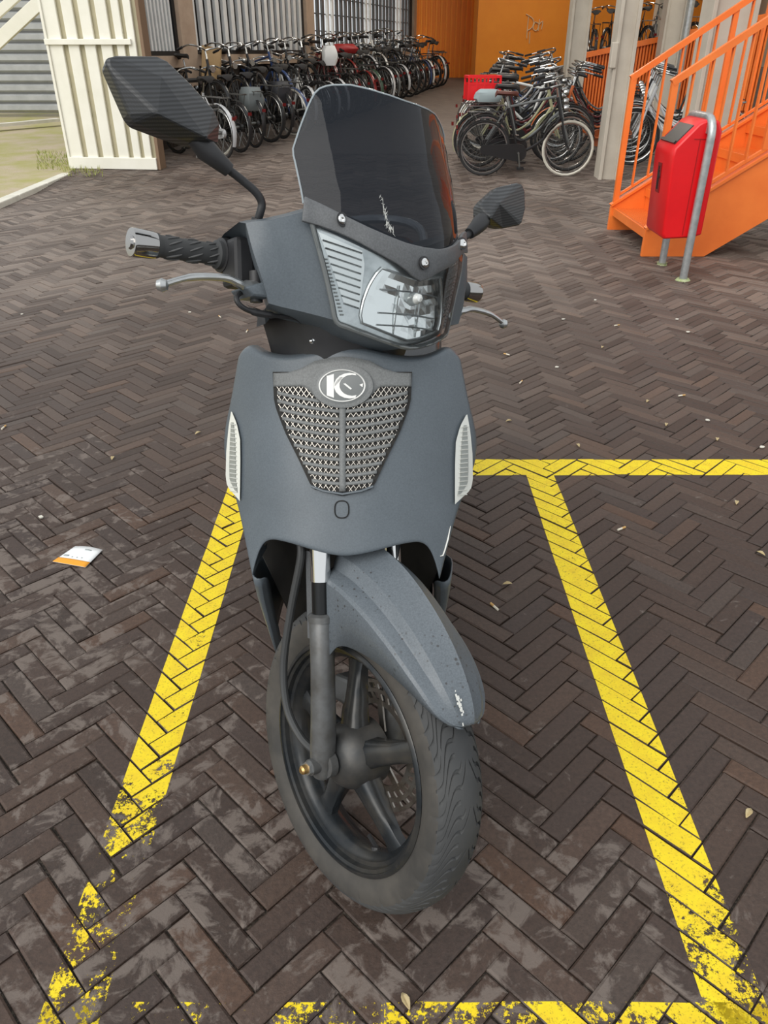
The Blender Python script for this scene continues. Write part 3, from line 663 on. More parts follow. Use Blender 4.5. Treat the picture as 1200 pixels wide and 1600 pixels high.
# right row: side on, receding behind the first one
a = gpt(758, 275); b = gpt(878, 276); c = (a+b)/2
bike((c.x, c.y+.02, gz(c.y)), math.radians(-2), 'black', 'black lady bicycle with brown saddle at the front of the right row', 'bicycles of the right row', 0, 'bk_tyre', 'bk_saddle_b', lean=.05, scale=.96, front='bk_tyre_w')
RB = []
rc = ['grey', 'olive', 'black', 'maroon', 'black', 'white', 'black', 'grey', 'black', 'black', 'silver', 'black', 'blue', 'black', 'black', 'grey']
rl = {0: 'grey bicycle directly behind the foremost bicycle of the right row', 1: 'olive framed bicycle carrying the red crate in the right row', 3: 'maroon bicycle leaning third behind the front of the right row'}
for i in range(16):
    y = c.y+.34+i*.37; x = c.x+.02+.055*i+random.uniform(-.12, .12); flip = random.random() < .25
    RB.append(bike((x, y, gz(y)), math.radians((182 if flip else 2)+random.uniform(-9, 9)), rc[i], rl.get(i, f'{rc[i]} bicycle standing {ORD[i+1]} from the front of the right row'), 'bicycles of the right row', int(random.random() < .4), 'bk_tyre_w' if i == 5 else 'bk_tyre', lean=random.uniform(-.10, .08), scale=random.uniform(.98, 1.08)))
# silver bicycles right of the pillar
s0 = gpt(1003, 262)
for i in range(6):
    y = s0.y+.10+i*.40; x = s0.x+.42+i*.10
    bike((x, y, gz(y)), math.radians(168+random.uniform(-6, 6)), ('silver', 'white', 'silver', 'black', 'white', 'black')[i], ('silver bicycle nearest the stairs behind the railing', 'white bicycle second behind the stair railing', 'silver bicycle third behind the stair railing', 'black bicycle fourth behind the stair railing', 'white bicycle fifth behind the stair railing', 'black bicycle sixth behind the stair railing')[i], 'bicycles behind the stairs', 0, 'bk_tyre', fender='silver' if i < 3 else None, lean=random.uniform(-.05, .1), scale=1.02)
for i in range(5):
    y = 11.6+i*.55; q = at(915, 200, y)
    bike((q.x+.1, y, gz(y)), math.radians(184+random.uniform(-8, 8)), ('orange', 'black', 'maroon', 'black', 'grey')[i], ('rusty orange bicycle standing between the two cream pillars', 'black bicycle second between the two cream pillars', 'maroon bicycle third between the two cream pillars', 'black bicycle fourth between the two cream pillars', 'grey bicycle fifth between the two cream pillars')[i], 'bicycles between the pillars', 0, saddle='bk_saddle_b' if i == 0 else 'bk_saddle', lean=random.uniform(-.05, .08))
for i in range(7):      # on the raised deck behind the ramp parapet
    y = 18.2+.25*(i % 2); q = at(915+i*34, 120, y)
    bike((q.x, y, gz(17.3)+.75+.03*i), math.radians(80+random.uniform(-25, 25)), cols[i], f'{ORD[i]} bicycle from the left on the ramp deck above the orange slats', 'bicycles on the ramp deck', i % 2)
# things carried by bicycles
def crate():
    r = empty('plastic_crate', RB[1].location+Vector((-.52, 0, .79)), math.radians(4)); tag(r, 'bright red plastic crate on a bicycle carrier in the right row', 'crate')
    l, w, h = .40, .30, .26
    m = MB(); m.box((0, 0, .01), (l, w, .02)); m.build('crate_floor', M['redcrate'], r, smooth=False)
    for nm, c_, d_ in (('crate_wall', (0, -w/2, h*.36), (l, .012, h*.62)), ('crate_wall', (0, w/2, h*.36), (l, .012, h*.62)), ('crate_wall', (-l/2, 0, h*.36), (.012, w, h*.62)), ('crate_wall', (l/2, 0, h*.36), (.012, w, h*.62))):
        m = MB(); m.box(c_, d_); m.build(nm, M['redcrate'], r, smooth=False)
    m = MB()
    for y in (-w/2, w/2): m.bar((-l/2, y, h), (l/2, y, h), .03, .03); m.bar((-l/2, y, h*.70), (l/2, y, h*.70), .02, .02)
    for x in (-l/2, l/2): m.bar((x, -w/2, h), (x, w/2, h), .03, .03)
    for x in (-l/2, -l/4, 0, l/4, l/2):
        for y in (-w/2, w/2): m.bar((x, y, 0), (x, y, h), .025, .022)
    m.build('crate_ribs', M['redcrate'], r, smooth=False)
crate()
def lump(name, loc, d, rz, m, label, cat):
    mb = MB(); rows = []; rd = random.Random(name)
    for k, s in enumerate((.8, 1, 1.02, .96, .7)):
        z = d[2]*k/4; rows.append([(math.copysign(abs(math.cos(a))**.5, math.cos(a))*d[0]/2*s+rd.gauss(0, .008), math.copysign(abs(math.sin(a))**.5, math.sin(a))*d[1]/2*s+rd.gauss(0, .008), z) for a in [2*PI*q/12 for q in range(12)]])
    mb.grid(rows, loop=True); mb.add(rows[0], [tuple(range(12))]); mb.add(rows[-1], [tuple(range(12))]); o = mb.build(name, m, weld=True); o.location = loc; o.rotation_euler = (0, 0, rz); return tag(o, label, cat)
def carton():
    b0 = LB[1]; o = MB(); o.box((0, 0, .17), (.30, .05, .40)); ob = o.build('cardboard_box', M['cardboard'], smooth=False, bevel=.004); ob.location = at(330, 118, b0.location.y+.55); ob.rotation_euler = (0, .15, -.3); tag(ob, 'tan cardboard box strapped to a bicycle in the left row', 'box')
carton()
def bag(i, m, label): b0 = LB[i]; h = b0.rotation_euler.z; lump('pannier_bag', Vector(b0.location)+Vector((-math.cos(h)*.52, -math.sin(h)*.52, .50)), (.34, .30, .30), h, m, label, 'bag')
bag(2, mat('grey_bag', (.16, .18, .18), .7), 'grey pannier bag over the rear wheel of a left-row bicycle')
bag(4, mat('black_bag', (.03, .03, .035), .6), 'black pannier bag on a bicycle in the left row')
o = lump('plastic_bag', at(515, 92, 15.6)-Vector((0, 0, .10)), (.26, .22, .30), .2, mat('white_bag', (.70, .70, .68), .5), 'crumpled white plastic bag on a saddle in the left row', 'bag')
o = lump('saddle_cover', at(538, 76, 17.3)-Vector((0, 0, .08)), (.50, .36, .16), .2, mat('dark_red_cover', (.35, .02, .02), .5), 'dark red basket cover rising above the left row of bicycles', 'basket')
o = lump('saddle_bag', RB[0].location+Vector((-.52, 0, .80)), (.34, .20, .14), 0, mat('pale_blue_bag', (.30, .36, .37), .6), 'pale blue-grey bag on the carrier behind the brown saddle', 'bag')
# ------------------------------------------------------------------ the scooter
PSI, RAKE, STEER = .0301, .4313, .6656
_fb = Vector((math.sin(PSI), -math.cos(PSI), 0)); _up = Vector((0, 0, 1)); _bx = _up.cross(_fb)
_a = _up*math.cos(RAKE)-_fb*math.sin(RAKE); _b0 = _fb*math.cos(RAKE)+_up*math.sin(RAKE)
_sx = _bx*math.cos(STEER)-_b0*math.sin(STEER); _sb = _b0*math.cos(STEER)+_bx*math.sin(STEER)
PSB = -.03; _bfb = Vector((math.sin(PSB), -math.cos(PSB), 0)); _bbx = _up.cross(_bfb)      # the body itself points a little less to the right
OFF = .0469; AX = Vector((-.0431, .9967, .2844))-_sb*OFF; OB = Vector((AX.x, AX.y, 0))+_bbx*.003
scooter = empty('motor_scooter', (OB.x, OB.y, 0)); ROOT = Vector((OB.x, OB.y, 0))
tag(scooter, 'dark grey motor scooter parked nose-on between yellow lines, wheel turned', 'scooter')
def S(x, u, l): return AX+_sx*x+_sb*u+_a*l-ROOT            # steering assembly: sideways, forwards, up the steering axis
def B(x, f, z): return OB+_bbx*x+_bfb*f+_up*z-ROOT            # body: sideways, forwards, up
def invS(P): d = P-AX; return Vector((d.dot(_sx), d.dot(_sb), d.dot(_a)))
def invB(P): d = P-OB; return Vector((d.dot(_bbx), d.dot(_bfb), d.dot(_up)))
CAMP = Vector((0, 0, CAM_H))
def s_at(px, py, ufun):
    """point of the steering assembly on the surface u = ufun(x, l) at a measured photo point"""
    u = .15; o = invS(CAMP); r = invS(CAMP+ray(px, py))-o
    for _ in range(25):
        t = (u-o.y)/r.y; p = o+r*t; u = lerp(u, ufun(p.x, p.z), .7)
    return Vector((p.x, u, p.z))
def b_at(px, py, ffun):
    f = -.15; o = invB(CAMP); r = invB(CAMP+ray(px, py))-o
    for _ in range(25):
        t = (f-o.y)/r.y; p = o+r*t; f = lerp(f, ffun(p.x, p.z), .6)
    return Vector((p.x, f, p.z))
SM = lambda x, u, l: Matrix.Translation(S(x, u, l)) @ Matrix((_sx, _sb, _a)).transposed().to_4x4()
# ---- front wheel: tyre with real tread grooves
RT = .2845
def tyre():
    prof = [(-.033, .206), (-.042, .214), (-.049, .232), (-.0505, .245), (-.048, .256)]
    nq = 44; cr = []
    for k in range(nq+1):
        q = -1+2*k/nq; a = q*math.radians(78); x = .0485*math.sin(a)/math.sin(math.radians(78)); cr.append((x, .256+.0285*(math.cos(a)-math.cos(math.radians(78)))/(1-math.cos(math.radians(78))), q))
    full = [(x, r, None) for x, r in prof[:-1]]+cr+[(-x, r, None) for x, r in prof[:-1]][::-1]
    NP = 24; rows = []; pitch = 2*PI/NP; m = MB()
    # angular samples cluster on the groove walls; every groove follows the sheared grid
    base = sorted(set([0, .5, 1]+[c+d for c in (.12, .46, .80) for d in (-.055, -.032, .032, .055)]+[.29, .63, .96]))[:-1]
    G = ((.12, .05, .96), (.46, .20, .62), (.46, .70, 1.01), (.80, .36, .90))
    def path(s): return .44*(1-(1-min(s, 1))**1.6)-(.10*math.sin(PI*min(1, max(0, (s-.25)/.5))))
    for i in range(NP):
        for t in base:
            row = []
            for x, r, q in full:
                th = (i+t)*pitch; g = 0; s = 1.0 if q is None else abs(q)
                if q is not None:
                    for c, lo, hi in G:
                        if lo < s < hi and abs(t-c) < .04: g = 1
                th -= path(s); rr = r-.0042*g; row.append(S(x, OFF+rr*math.cos(th), rr*math.sin(th)))
            rows.append(row)
    rows.append(rows[0]); m.grid(rows); nc = len(full)-1; np_ = len(prof); m.mi = [0 if np_ <= (i % nc) < nc-np_ else 1 for i in range(len(m.f))]
    return m.build('front_tyre', [M['rubber'], M['dusty']], scooter, ang=32, weld=True)
tyre_o = tyre()
WM = SM(0, OFF, 0)
m = MB(); m.lathe([(.214, -.043), (.209, -.0465), (.2055, -.0465), (.2045, -.0425), (.199, -.040), (.197, -.031), (.190, -.029), (.187, -.022), (.180, -.016), (.178, 0), (.180, .012), (.186, .022), (.198, .030), (.203, .040), (.208, .045), (.214, .043)], WM, 72); m.build('wheel_rim', M['rim'], scooter, ang=50)
SP0 = 90.0
for k in range(5):
    t = math.radians(SP0+72*k); c, s = math.cos(t), math.sin(t); rows = []
    for r, w, d, xo in ((.05, .026, .024, -.012), (.08, .0215, .021, -.010), (.12, .0185, .017, -.006), (.16, .018, .014, -.002), (.186, .024, .013, 0)):
        ring = []
        for ya, xa in ((-1, .6), (-1, -.6), (-.55, -1), (.55, -1), (1, -.6), (1, .6), (.55, 1), (-.55, 1)):
            ring.append(WM @ Vector((xo+xa*d, r*c-ya*w*s, r*s+ya*w*c)))
        rows.append(ring)
    m = MB(); m.grid(rows, loop=True); m.build('spoke', M['rim'], scooter, weld=True, ang=50)
m = MB(); m.lathe([(0, -.072), (.018, -.072), (.020, -.066), (.034, -.064), (.046, -.056), (.058, -.040), (.063, -.022), (.063, .02), (.05, .03), (0, .03)], WM, 40); m.build('wheel_hub', M['hub'], scooter)
m = MB(); m.lathe([(.017, -.086), (.025, -.084), (.026, -.070), (.022, -.068)], WM, 24); m.build('axle_spacer', M['fork'], scooter)
# brake disc on the far side
m = MB()
for r0, r1 in ((.078, .088), (.100, .108), (.118, .125)): m.lathe([(r0, .046), (r1, .046), (r1, .050), (r0, .050)], WM, 60, closed=True)
for k in range(30):
    t = 2*PI*k/30; m.bar(WM @ Vector((.048, .08*math.cos(t), .08*math.sin(t))), WM @ Vector((.048, .124*math.cos(t+.22), .124*math.sin(t+.22))), .007, .0035, up=_sx)
for k in range(5):
    t = 2*PI*k/5+.3; m.bar(WM @ Vector((.047, .03*math.cos(t-.3), .03*math.sin(t-.3))), WM @ Vector((.047, .085*math.cos(t), .085*math.sin(t))), .014, .004, up=_sx)
m.build('brake_disc', M['disc'], scooter)
m = MB(); m.box(WM @ Vector((.052, -.085, .085)), (.05, .075, .055), Matrix((_sx, _sb, _a)).transposed()); m.build('brake_caliper', M['fork'], scooter, smooth=False, bevel=.008)
m = MB(); v0 = WM @ Vector((0, .176*math.cos(-1.33), .176*math.sin(-1.33))); m.tube([v0, WM @ Vector((-.012, .150*math.cos(-1.33), .150*math.sin(-1.33)))], [.0045, .0038], 10); m.tube([WM @ Vector((-.002, .182*math.cos(-1.33), .182*math.sin(-1.33))), v0], .009, 10); m.build('tyre_valve', M['blackpl'], scooter)
# ---- fork legs
for s in (-1, 1):
    x = s*.082; nm = 'fork_leg'
    m = MB(); m.tube([S(x, OFF-.01, -.025), S(x, OFF-.008, -.015), S(x, OFF-.005, .02), S(x, OFF-.001, .08), S(x, OFF, .17), S(x, OFF, .262), S(x, OFF, .268)], [.016, .021, .0235, .023, .0215, .022, .019], 20); fl = m.build(nm, M['fork'], scooter)
    m = MB(); m.tube([S(x, OFF, .262), S(x, OFF, .272), S(x, OFF, .276)], [.0245, .0245, .019], 20); m.build('dust_seal', M['fork'], fl)
    m = MB(); m.tube([S(x, OFF, .27), S(x, OFF, .335)], .0165, 20); m.build('fork_tube', mat('dark_fork_tube', (.02, .021, .022), .22, .6), fl)
    m = MB(); m.tube([S(x, OFF, .333), S(x, OFF, .47)], .0178, 20); m.build('fork_stanchion', M['chrome'], fl)
    m = MB(); m.tube([S(x-s*.001, OFF-.004, 0), S(x+s*.03, OFF-.004, 0)], .0145, 16); m.build('axle_boss', M['fork'], fl)
    m = MB(); m.tube([S(x+s*.026, OFF-.004, 0), S(x+s*.037, OFF-.004, 0)], .0125, 6); m.build('axle_nut', M['alu'], fl, smooth=False)
    m = MB(); m.tube([S(x+s*.036, OFF-.004, 0), S(x+s*.046, OFF-.004, 0), S(x+s*.049, OFF-.004, 0)], [.0085, .008, .005], 12); m.build('axle_end', M['brass'], fl)
    m = MB(); m.box(S(x*.93, OFF-.028, .30), (.005, .045, .16), Matrix((_sx, _sb, _a)).transposed()); m.build('fork_guard', M['trim'], fl, smooth=False)
m = MB(); m.box(S(0, .015, .46), (.18, .06, .03), Matrix((_sx, _sb, _a)).transposed()); m.build('fork_bridge', M['blackpl'], scooter, smooth=False, bevel=.008)
m = MB(); m.tube([S(0, 0, .44), S(0, 0, .86)], .026, 16); m.build('steering_stem', M['blackpl'], scooter)
pts = [S(-.086, -.012, .40), S(-.088, -.005, .369), S(-.092, -.036, .268), S(-.096, -.060, .16), S(-.096, -.052, .08), S(-.09, -.018, .032), S(-.076, .010, .008)]
m = MB(); m.tube(spline(pts, 8), .0075, 10); m.build('speedometer_cable', M['cable'], scooter)
# ---- mudguard
def mudguard():
    tab = [(25.5, .016, .321, .314, .312), (27, .036, .326, .311, .306), (30, .052, .333, .309, .300), (36, .064, .341, .308, .292), (44, .072, .350, .307, .280), (52, .076, .359, .307, .268), (60, .078, .369, .309, .257), (68, .080, .381, .315, .247), (75, .0815, .391, .322, .238), (80, .082, .397, .328, .226), (85, .082, .403, .333, .200), (90, .082, .409, .339, .194)]
    def tv(th, k): return interp([(r[0], r[k]) for r in tab], th)
    rows = []; n = 44
    for i in range(n+1):
        th = 25.5+(90-25.5)*(i/n)**1.25; hw, rc, rs, re = (sum(tv(th+d, k) for d in (-1.6, 0, 1.6))/3 if 28 < th < 88 else tv(th, k) for k in (1, 2, 3, 4)); c, s = math.cos(math.radians(th)), math.sin(math.radians(th)); D = rc-rs; k = min(1, max(0, (th-27)/16))
        half = [(0, rc), (.04, rc-.045*D), (.30, rc-.25*D), (.56, rc-.46*D), (.585, rc-(.50+.03*k)*D), (.66, rc-(.60+.16*k)*D), (.685, rc-(.64+.16*k)*D), (.82, rc-.86*D), (.95, rc-.97*D), (1.0, rs-.004), (1.0, re)]
        full = [(-x, r) for x, r in half[::-1]]+half[1:]
        rows.append([S(x*hw, OFF+r*c, r*s) for x, r in full])
    m = MB(); m.grid(rows); o = m.build('front_mudguard', M['body_dirty'], scooter, ang=16, solid=.0035, off=-1)
    m = MB(); rd = random.Random(2)
    for k in range(26):                      # white scratch marks at the tip
        th = math.radians(rd.gauss(31.5, 1.5)); x = rd.gauss(-.024, .0022); r = tv(math.degrees(th), 2)-.22*(tv(math.degrees(th), 2)-tv(math.degrees(th), 3))+.002; ln = rd.uniform(.002, .006); w = rd.uniform(.0006, .0016)
        for a in (0,):
            def q(x_, t_): return S(x_, OFF+r*math.cos(t_), r*math.sin(t_))
            m.add([q(x-w, th), q(x+w, th), q(x+w+.001, th+ln/r), q(x-w+.001, th+ln/r)], [(0, 1, 2, 3)])
    m.build('scratch_marks', M['scuff'], o, smooth=False, solid=.0008)
mudguard()
# ---- front shield
def fc(z): return -.045-(z-.665)*.50
def fsh(x, z): return fc(z)-.125*(abs(x)/.225)**2.5
COLS = [
    [(537, 545), (537, 610), (537, 700), (537, 800), (537, 872)],
    [(513, 546), (512, 610), (511, 700), (511, 800), (512, 868)],
    [(487, 552), (486, 612), (485, 700), (485, 795), (486, 861)],
    [(458, 559), (456, 615), (455, 700), (456, 790), (459, 852)],
    [(432, 559), (430, 615), (428, 700), (432, 790), (436, 846)],
    [(414, 556), (410, 615), (405, 700), (412, 790), (421, 844)],
    [(400, 549), (393, 615), (385, 700), (394, 790), (409, 852)],
    [(390, 542), (377, 610), (366, 700), (384, 795), (400, 876)],
    [(380, 544), (366, 605), (354, 695), (377, 800), (395, 898)],
    [(372, 556), (361, 620), (348, 705), (372, 800), (394, 906)],
]
NR = 13
def col_pts(px): return resample([Vector((x, y, 0)) for x, y in px], NR)
def shield():
    half = []
    for c in COLS: half.append([b_at(p.x, p.y, fsh) for p in [q for q in spline([(x, y, 0) for x, y in c], 4)]])
    for p in half[0]: p.x = 0
    # centre the left-hand measurements on the symmetry plane
    last = half[-1]; back1 = [Vector((p.x*1.005, p.y-.035*min(1, .3+i/7), p.z-.004)) for i, p in enumerate(last)]; back2 = [Vector((p.x*.97, p.y-.11*min(1, .3+i/7), p.z-.012)) for i, p in enumerate(last)]
    half += [back1, back2]
    n = len(half[0]); rows = []
    for i in range(n):
        L_ = [half[c][i] for c in range(len(half)-1, 0, -1)]; R_ = [Vector((-half[c][i].x, half[c][i].y, half[c][i].z)) for c in range(1, len(half))]
        rows.append([p for p in L_]+[half[0][i]]+R_)
    lip0 = [Vector((p.x*.985, p.y-.018, p.z-.001)) for p in rows[0]]; lip1 = [Vector((p.x*.98, p.y-.05, p.z-.012)) for p in rows[0]]
    low0 = [Vector((p.x, p.y-.012, p.z-.002)) for p in rows[-1]]; low1 = [Vector((p.x, p.y-.035, p.z+.004)) for p in rows[-1]]
    rows = [lip1, lip0]+rows+[low0, low1]
    m = MB(); m.grid([[B(*p) for p in r] for r in rows]); return m.build('front_shield', M['body'], scooter, ang=60, sub=2)
shield_o = shield()
def sh(px, py, off): 
    p = b_at(px, py, lambda x, z: fsh(x, z)+off); return p
def grid_patch(name, left, right, off, m, parent, n=16, k=8, mirror=False, solid=0, smooth=True):
    Lc = resample([Vector((*p, 0)) for p in left], n); Rc = resample([Vector((*p, 0)) for p in right], n); rows = []
    for a, b in zip(Lc, Rc):
        row = []
        for j in range(k):
            q = a.lerp(b, j/(k-1)); p = sh(q.x, q.y, off)
            if mirror: p.x = -p.x
            row.append(B(*p))
        rows.append(row)
    mb = MB(); mb.grid(rows); return mb.build(name, m, parent, smooth=smooth, solid=solid)
CX = 535.0
def grille():
    gl = [(427, 583), (428, 600), (433, 640), (446, 690), (466, 735), (488, 762)]
    def xl(y): return interp([(583, 428), (626, 431), (640, 434), (674, 447), (718, 469), (762, 490), (773, 533)], y)
    top = [(427, 583), (450, 581), (470, 575), (492, 563), (512, 558), (535, 557)]
    # dark gap line round the insert, then the insert plate
    gap = grid_patch('grille_gap', [(426, 581), (428, 626), (432, 641), (445, 675), (467, 719), (488, 764), (533, 775)], [(2*CX-x, y) for x, y in [(426, 581), (428, 626), (432, 641), (445, 675), (467, 719), (488, 764), (533, 775)]], .0035, M['well'], scooter, 18, 14)
    backl = [(428, 585), (429, 600), (434, 640), (446, 690), (466, 735), (488, 763), (510, 769)]
    mb = MB(); rows = []
    # mesh: crossing diagonal wires
    def P(x, y, off): return B(*sh(x, y, off))
    mb = MB(); step = 8.6
    def inside(x, y):
        if y < 603 or y > 768: return False
        l = xl(y); return l+2 < x < 2*CX-l-2 and abs(x-CX) > 5
    for k in range(-30, 31):
        for sgn in (1, -1):
            run = []
            for t in range(0, 36):
                y = 603+t*4.7; x = CX+k*step+sgn*(y-603)*.72
                if inside(x, y): run.append((x, y))
                else:
                    if len(run) > 1: mb.tube([P(a, b, .0052) for a, b in run], .0007, 4, caps=False)
                    run = []
                if run and len(run) > 1 and abs(run[-1][0]-run[-2][0]) > 20: 
                    r2 = run[:-1]
                    if len(r2) > 1: mb.tube([P(a, b, .0052) for a, b in r2], .0007, 4, caps=False)
                    run = run[-1:]
            if len(run) > 1: mb.tube([P(a, b, .0052) for a, b in run], .0007, 4, caps=False)
    g = mb.build('grille_mesh', M['mesh'], scooter, smooth=False)
    # top plate with the hump for the badge
    plate = MB(); rows = []
    for x in [427+ (2*CX-854)*k/40 for k in range(41)]:
        d = abs(x-CX); yt = interp([(0, 557), (20, 559), (43, 564), (65, 576), (85, 582), (108, 583)], d); yb = interp([(0, 635), (20, 633), (36, 627), (48, 615), (56, 606), (62, 604), (108, 604)], d)
        rows.append([P(x, lerp(yt, yb, j/6), .0068) for j in range(7)])
    plate.grid(rows); pt = plate.build('badge_plate', M['grilleplate'], scooter, solid=.003, off=-1)
    # curved bars
    for i in range(11):
        y0 = 630+i*12.6
        for s in (-1, 1):
            pts = []
            for j in range(60):
                x = CX-j*2.0; d = (CX-x)/108; y = y0-18*d**1.5
                if x < xl(y)+1.5: break
                if ((x-CX)/52)**2+((y-603)/31)**2 < 1 or y < 606: continue
                pts.append((x, y))
            if len(pts) < 3: continue
            pts = resample([Vector((*p, 0)) for p in pts], 14)
            up_ = [(p.x if s < 0 else 2*CX-p.x, p.y-2.7) for p in pts]; lo = [(p.x if s < 0 else 2*CX-p.x, p.y+2.7) for p in pts]
            mb = MB(); mb.grid([[P(*p, .0072) for p in up_], [P(*p, .0085) for p in lo]]); mb.build('grille_bar', M['grilleplate'], scooter, solid=.0035, off=-1)
    mb = MB(); mb.grid([[P(x, y, .0085) for x in (CX-5, CX, CX+5)] for y in range(628, 770, 10)]); mb.build('grille_rib', M['grilleplate'], scooter, solid=.003, off=-1)
    # V border at the foot of the grille
    mb = MB(); pth = [(487, 760), (505, 767), (CX, 772), (2*CX-505, 767), (2*CX-487, 760)]; mb.tube([P(x, y, .006) for x, y in pth], .0022, 6); mb.build('grille_border', M['body'], scooter)
    # badge
    c = sh(535, 603, .009); e1 = (sh(545, 603, .009)-sh(525, 603, .009)).normalized(); e2 = (sh(535, 593, .009)-sh(535, 613, .009)).normalized(); nn = e1.cross(e2)
    nn = nn if nn.y > 0 else -nn
    def E(u, v, h): q = c+e1*u+e2*v+nn*h; return B(*q)
    def oval(a, b, h0, h1, m, nm, par):
        mb = MB(); n = 40; rows = []
        for sa, hh in ((1.0, h0), (1.0, h1), (.9, h1+.0008), (0.001, h1+.001)): rows.append([E(a*sa*math.cos(t), b*sa*math.sin(t), hh) for t in [2*PI*k/n for k in range(n)]])
        mb.grid(rows, loop=True); return mb.build(nm, m, par, ang=50)
    a, b = .0455, .0318
    bd = oval(a*1.12, b*1.14, -.004, .0015, M['grilleplate'], 'badge_rim', scooter)
    b0 = oval(a*.94, b*.92, 0, .0028, M['emblem'], 'badge', scooter)
    mb = MB(); n = 44; rows = [[E(a*.86*k*math.cos(t), b*.84*k*math.sin(t), .0042) for t in [2*PI*q/n for q in range(n)]] for k in (1.0, .92)]; mb.grid(rows, loop=True); mb.build('badge_ring', M['emblem_l'], b0, solid=.001)
    def fpoly(pts, nm): mb = MB(); mb.prism([E(u*a, v*b, .0036) for u, v in pts], B(*(nn*.0010))-B(0, 0, 0)); mb.build(nm, M['emblem_l'], b0, smooth=False)
    fpoly([(-.56, -.50), (-.30, -.62), (-.30, .60), (-.56, .50)], 'letter_k')
    fpoly([(-.26, -.02), (-.12, .18), (.04, .44), (-.08, .46), (-.27, .10)], 'letter_k')
    out = [(.28+.58*math.cos(t), .0+.66*math.sin(t)) for t in [math.radians(v) for v in range(70, 291, 20)]]; inn = [(.36+.46*math.cos(t), .02+.54*math.sin(t)) for t in [math.radians(v) for v in range(290, 69, -20)]]
    for i in range(11):
        fpoly([out[i], out[i+1], inn[len(inn)-2-i], inn[len(inn)-1-i]], 'letter_c')
    fpoly([(.04, .10), (.12, .12), (.36, -.16), (.30, -.20)], 'badge_dart'); fpoly([(.62, .05), (.76, .12), (.74, -.08)], 'badge_dart')
grille()
# small oval cover below the grille
mb = MB(); pts = []
for k in range(28):
    t = 2*PI*k/28; cx = 11*math.copysign(abs(math.cos(t))**.8, math.cos(t)); cy = 13.5*math.copysign(abs(math.sin(t))**.7, math.sin(t)); pts.append(B(*sh(534+cx, 796+cy, .0012)))
mb.tube(pts, .0011, 5, closed=True); mb.build('cover_outline', M['well'], scooter)
# turn signals set in the shield edges
for mir in (False, True):
    lft = [(361, 643), (357, 668), (353.5, 705), (352.5, 745), (355, 760), (373, 781)]; rgt = [(362.5, 644), (370, 662), (375, 686), (375.5, 720), (375, 760), (374.5, 783)]
    o = grid_patch('turn_signal', lft, rgt, .006, M['siglens'], scooter, 20, 6, mir)
    lft = [(361, 660), (359, 690), (358, 725), (358.5, 750), (366, 765)]; rgt = [(364.5, 660), (367, 690), (368, 725), (368, 750), (371, 770)]
    o2 = grid_patch('signal_leds', lft, rgt, .0078, M['siginner'], o, 18, 5, mir)
    o3 = MB()
    for y in range(662, 768, 7):
        a, b = sh(359+(y-660)*.0, y, .0088), sh(368+(y-660)*.02, y+1.5, .0088)
        if mir: a.x, b.x = -a.x, -b.x
        o3.bar(B(*a), B(*b), .0012, .0012)
    o3.build('led_divider', M['siglens'], o, smooth=False)
# panel below the shield on each side, and the dark wheel well behind the wheel
def lower():
    for mir in (1, -1):
        A = [(394, 903), (400, 930), (412, 965), (424, 1000), (431, 1020)]; rows = []
        for i, (x, y) in enumerate(A):
            f0 = lerp(-.175, -.25, i/4); p = b_at(x, y, lambda a, b, f0=f0: f0); q = b_at(x+lerp(14, 0, i/4), y+4, lambda a, b, f0=f0: f0-.0)
            rows.append([B(mir*w.x, w.y, w.z) for w in (Vector((q.x+.012, q.y-.02, q.z)), q, p, Vector((p.x-.006, p.y-.035, p.z)), Vector((p.x-.012, p.y-.09, p.z-.004)), Vector((lerp(p.x, -.185, .6), p.y-.16, lerp(p.z, .34, .25))), Vector((-.175, -.50, lerp(p.z, .31, .6))))])
        m = MB(); m.grid(rows); m.build('lower_side_panel', M['body'], scooter, sub=1, solid=.003)
        # leg shield inner panel running back to the footboard
        m = MB(); m.grid([[B(mir*-.165, -.36, .84), B(mir*-.165, -.39, .84)], [B(mir*-.20, -.34, .74), B(mir*-.20, -.40, .72)], [B(mir*-.18, -.31, .62), B(mir*-.19, -.43, .58)], [B(mir*-.17, -.30, .48), B(mir*-.18, -.48, .40)], [B(mir*-.15, -.32, .36), B(mir*-.17, -.50, .30)]]); m.build('leg_panel', M['body'], scooter, sub=1, solid=.004)
    m = MB(); rows = []
    for z, f, w in ((.90, -.34, .17), (.80, -.33, .18), (.68, -.29, .19), (.58, -.295, .18), (.47, -.33, .16), (.36, -.36, .14), (.28, -.37, .13)):
        rows.append([B(x*w, f+(.03 if z > .7 else .09)*(abs(x)**3), z) for x in (-1, -.8, -.5, -.2, 0, .2, .5, .8, 1)])
    m.grid(rows); m.build('wheel_well', M['well'], scooter, solid=.004)
lower()
# stitch-like white scrape on the right flank
m = MB(); m.tube([B(*p) for p in [sh(x, y, .0015) for x, y in ((704, 822), (700, 842), (695, 860), (692, 868), (688, 869))]], [.0006, .0016, .0014, .0014, .0008], 5); m.build('scrape_mark', M['scuff'], scooter)
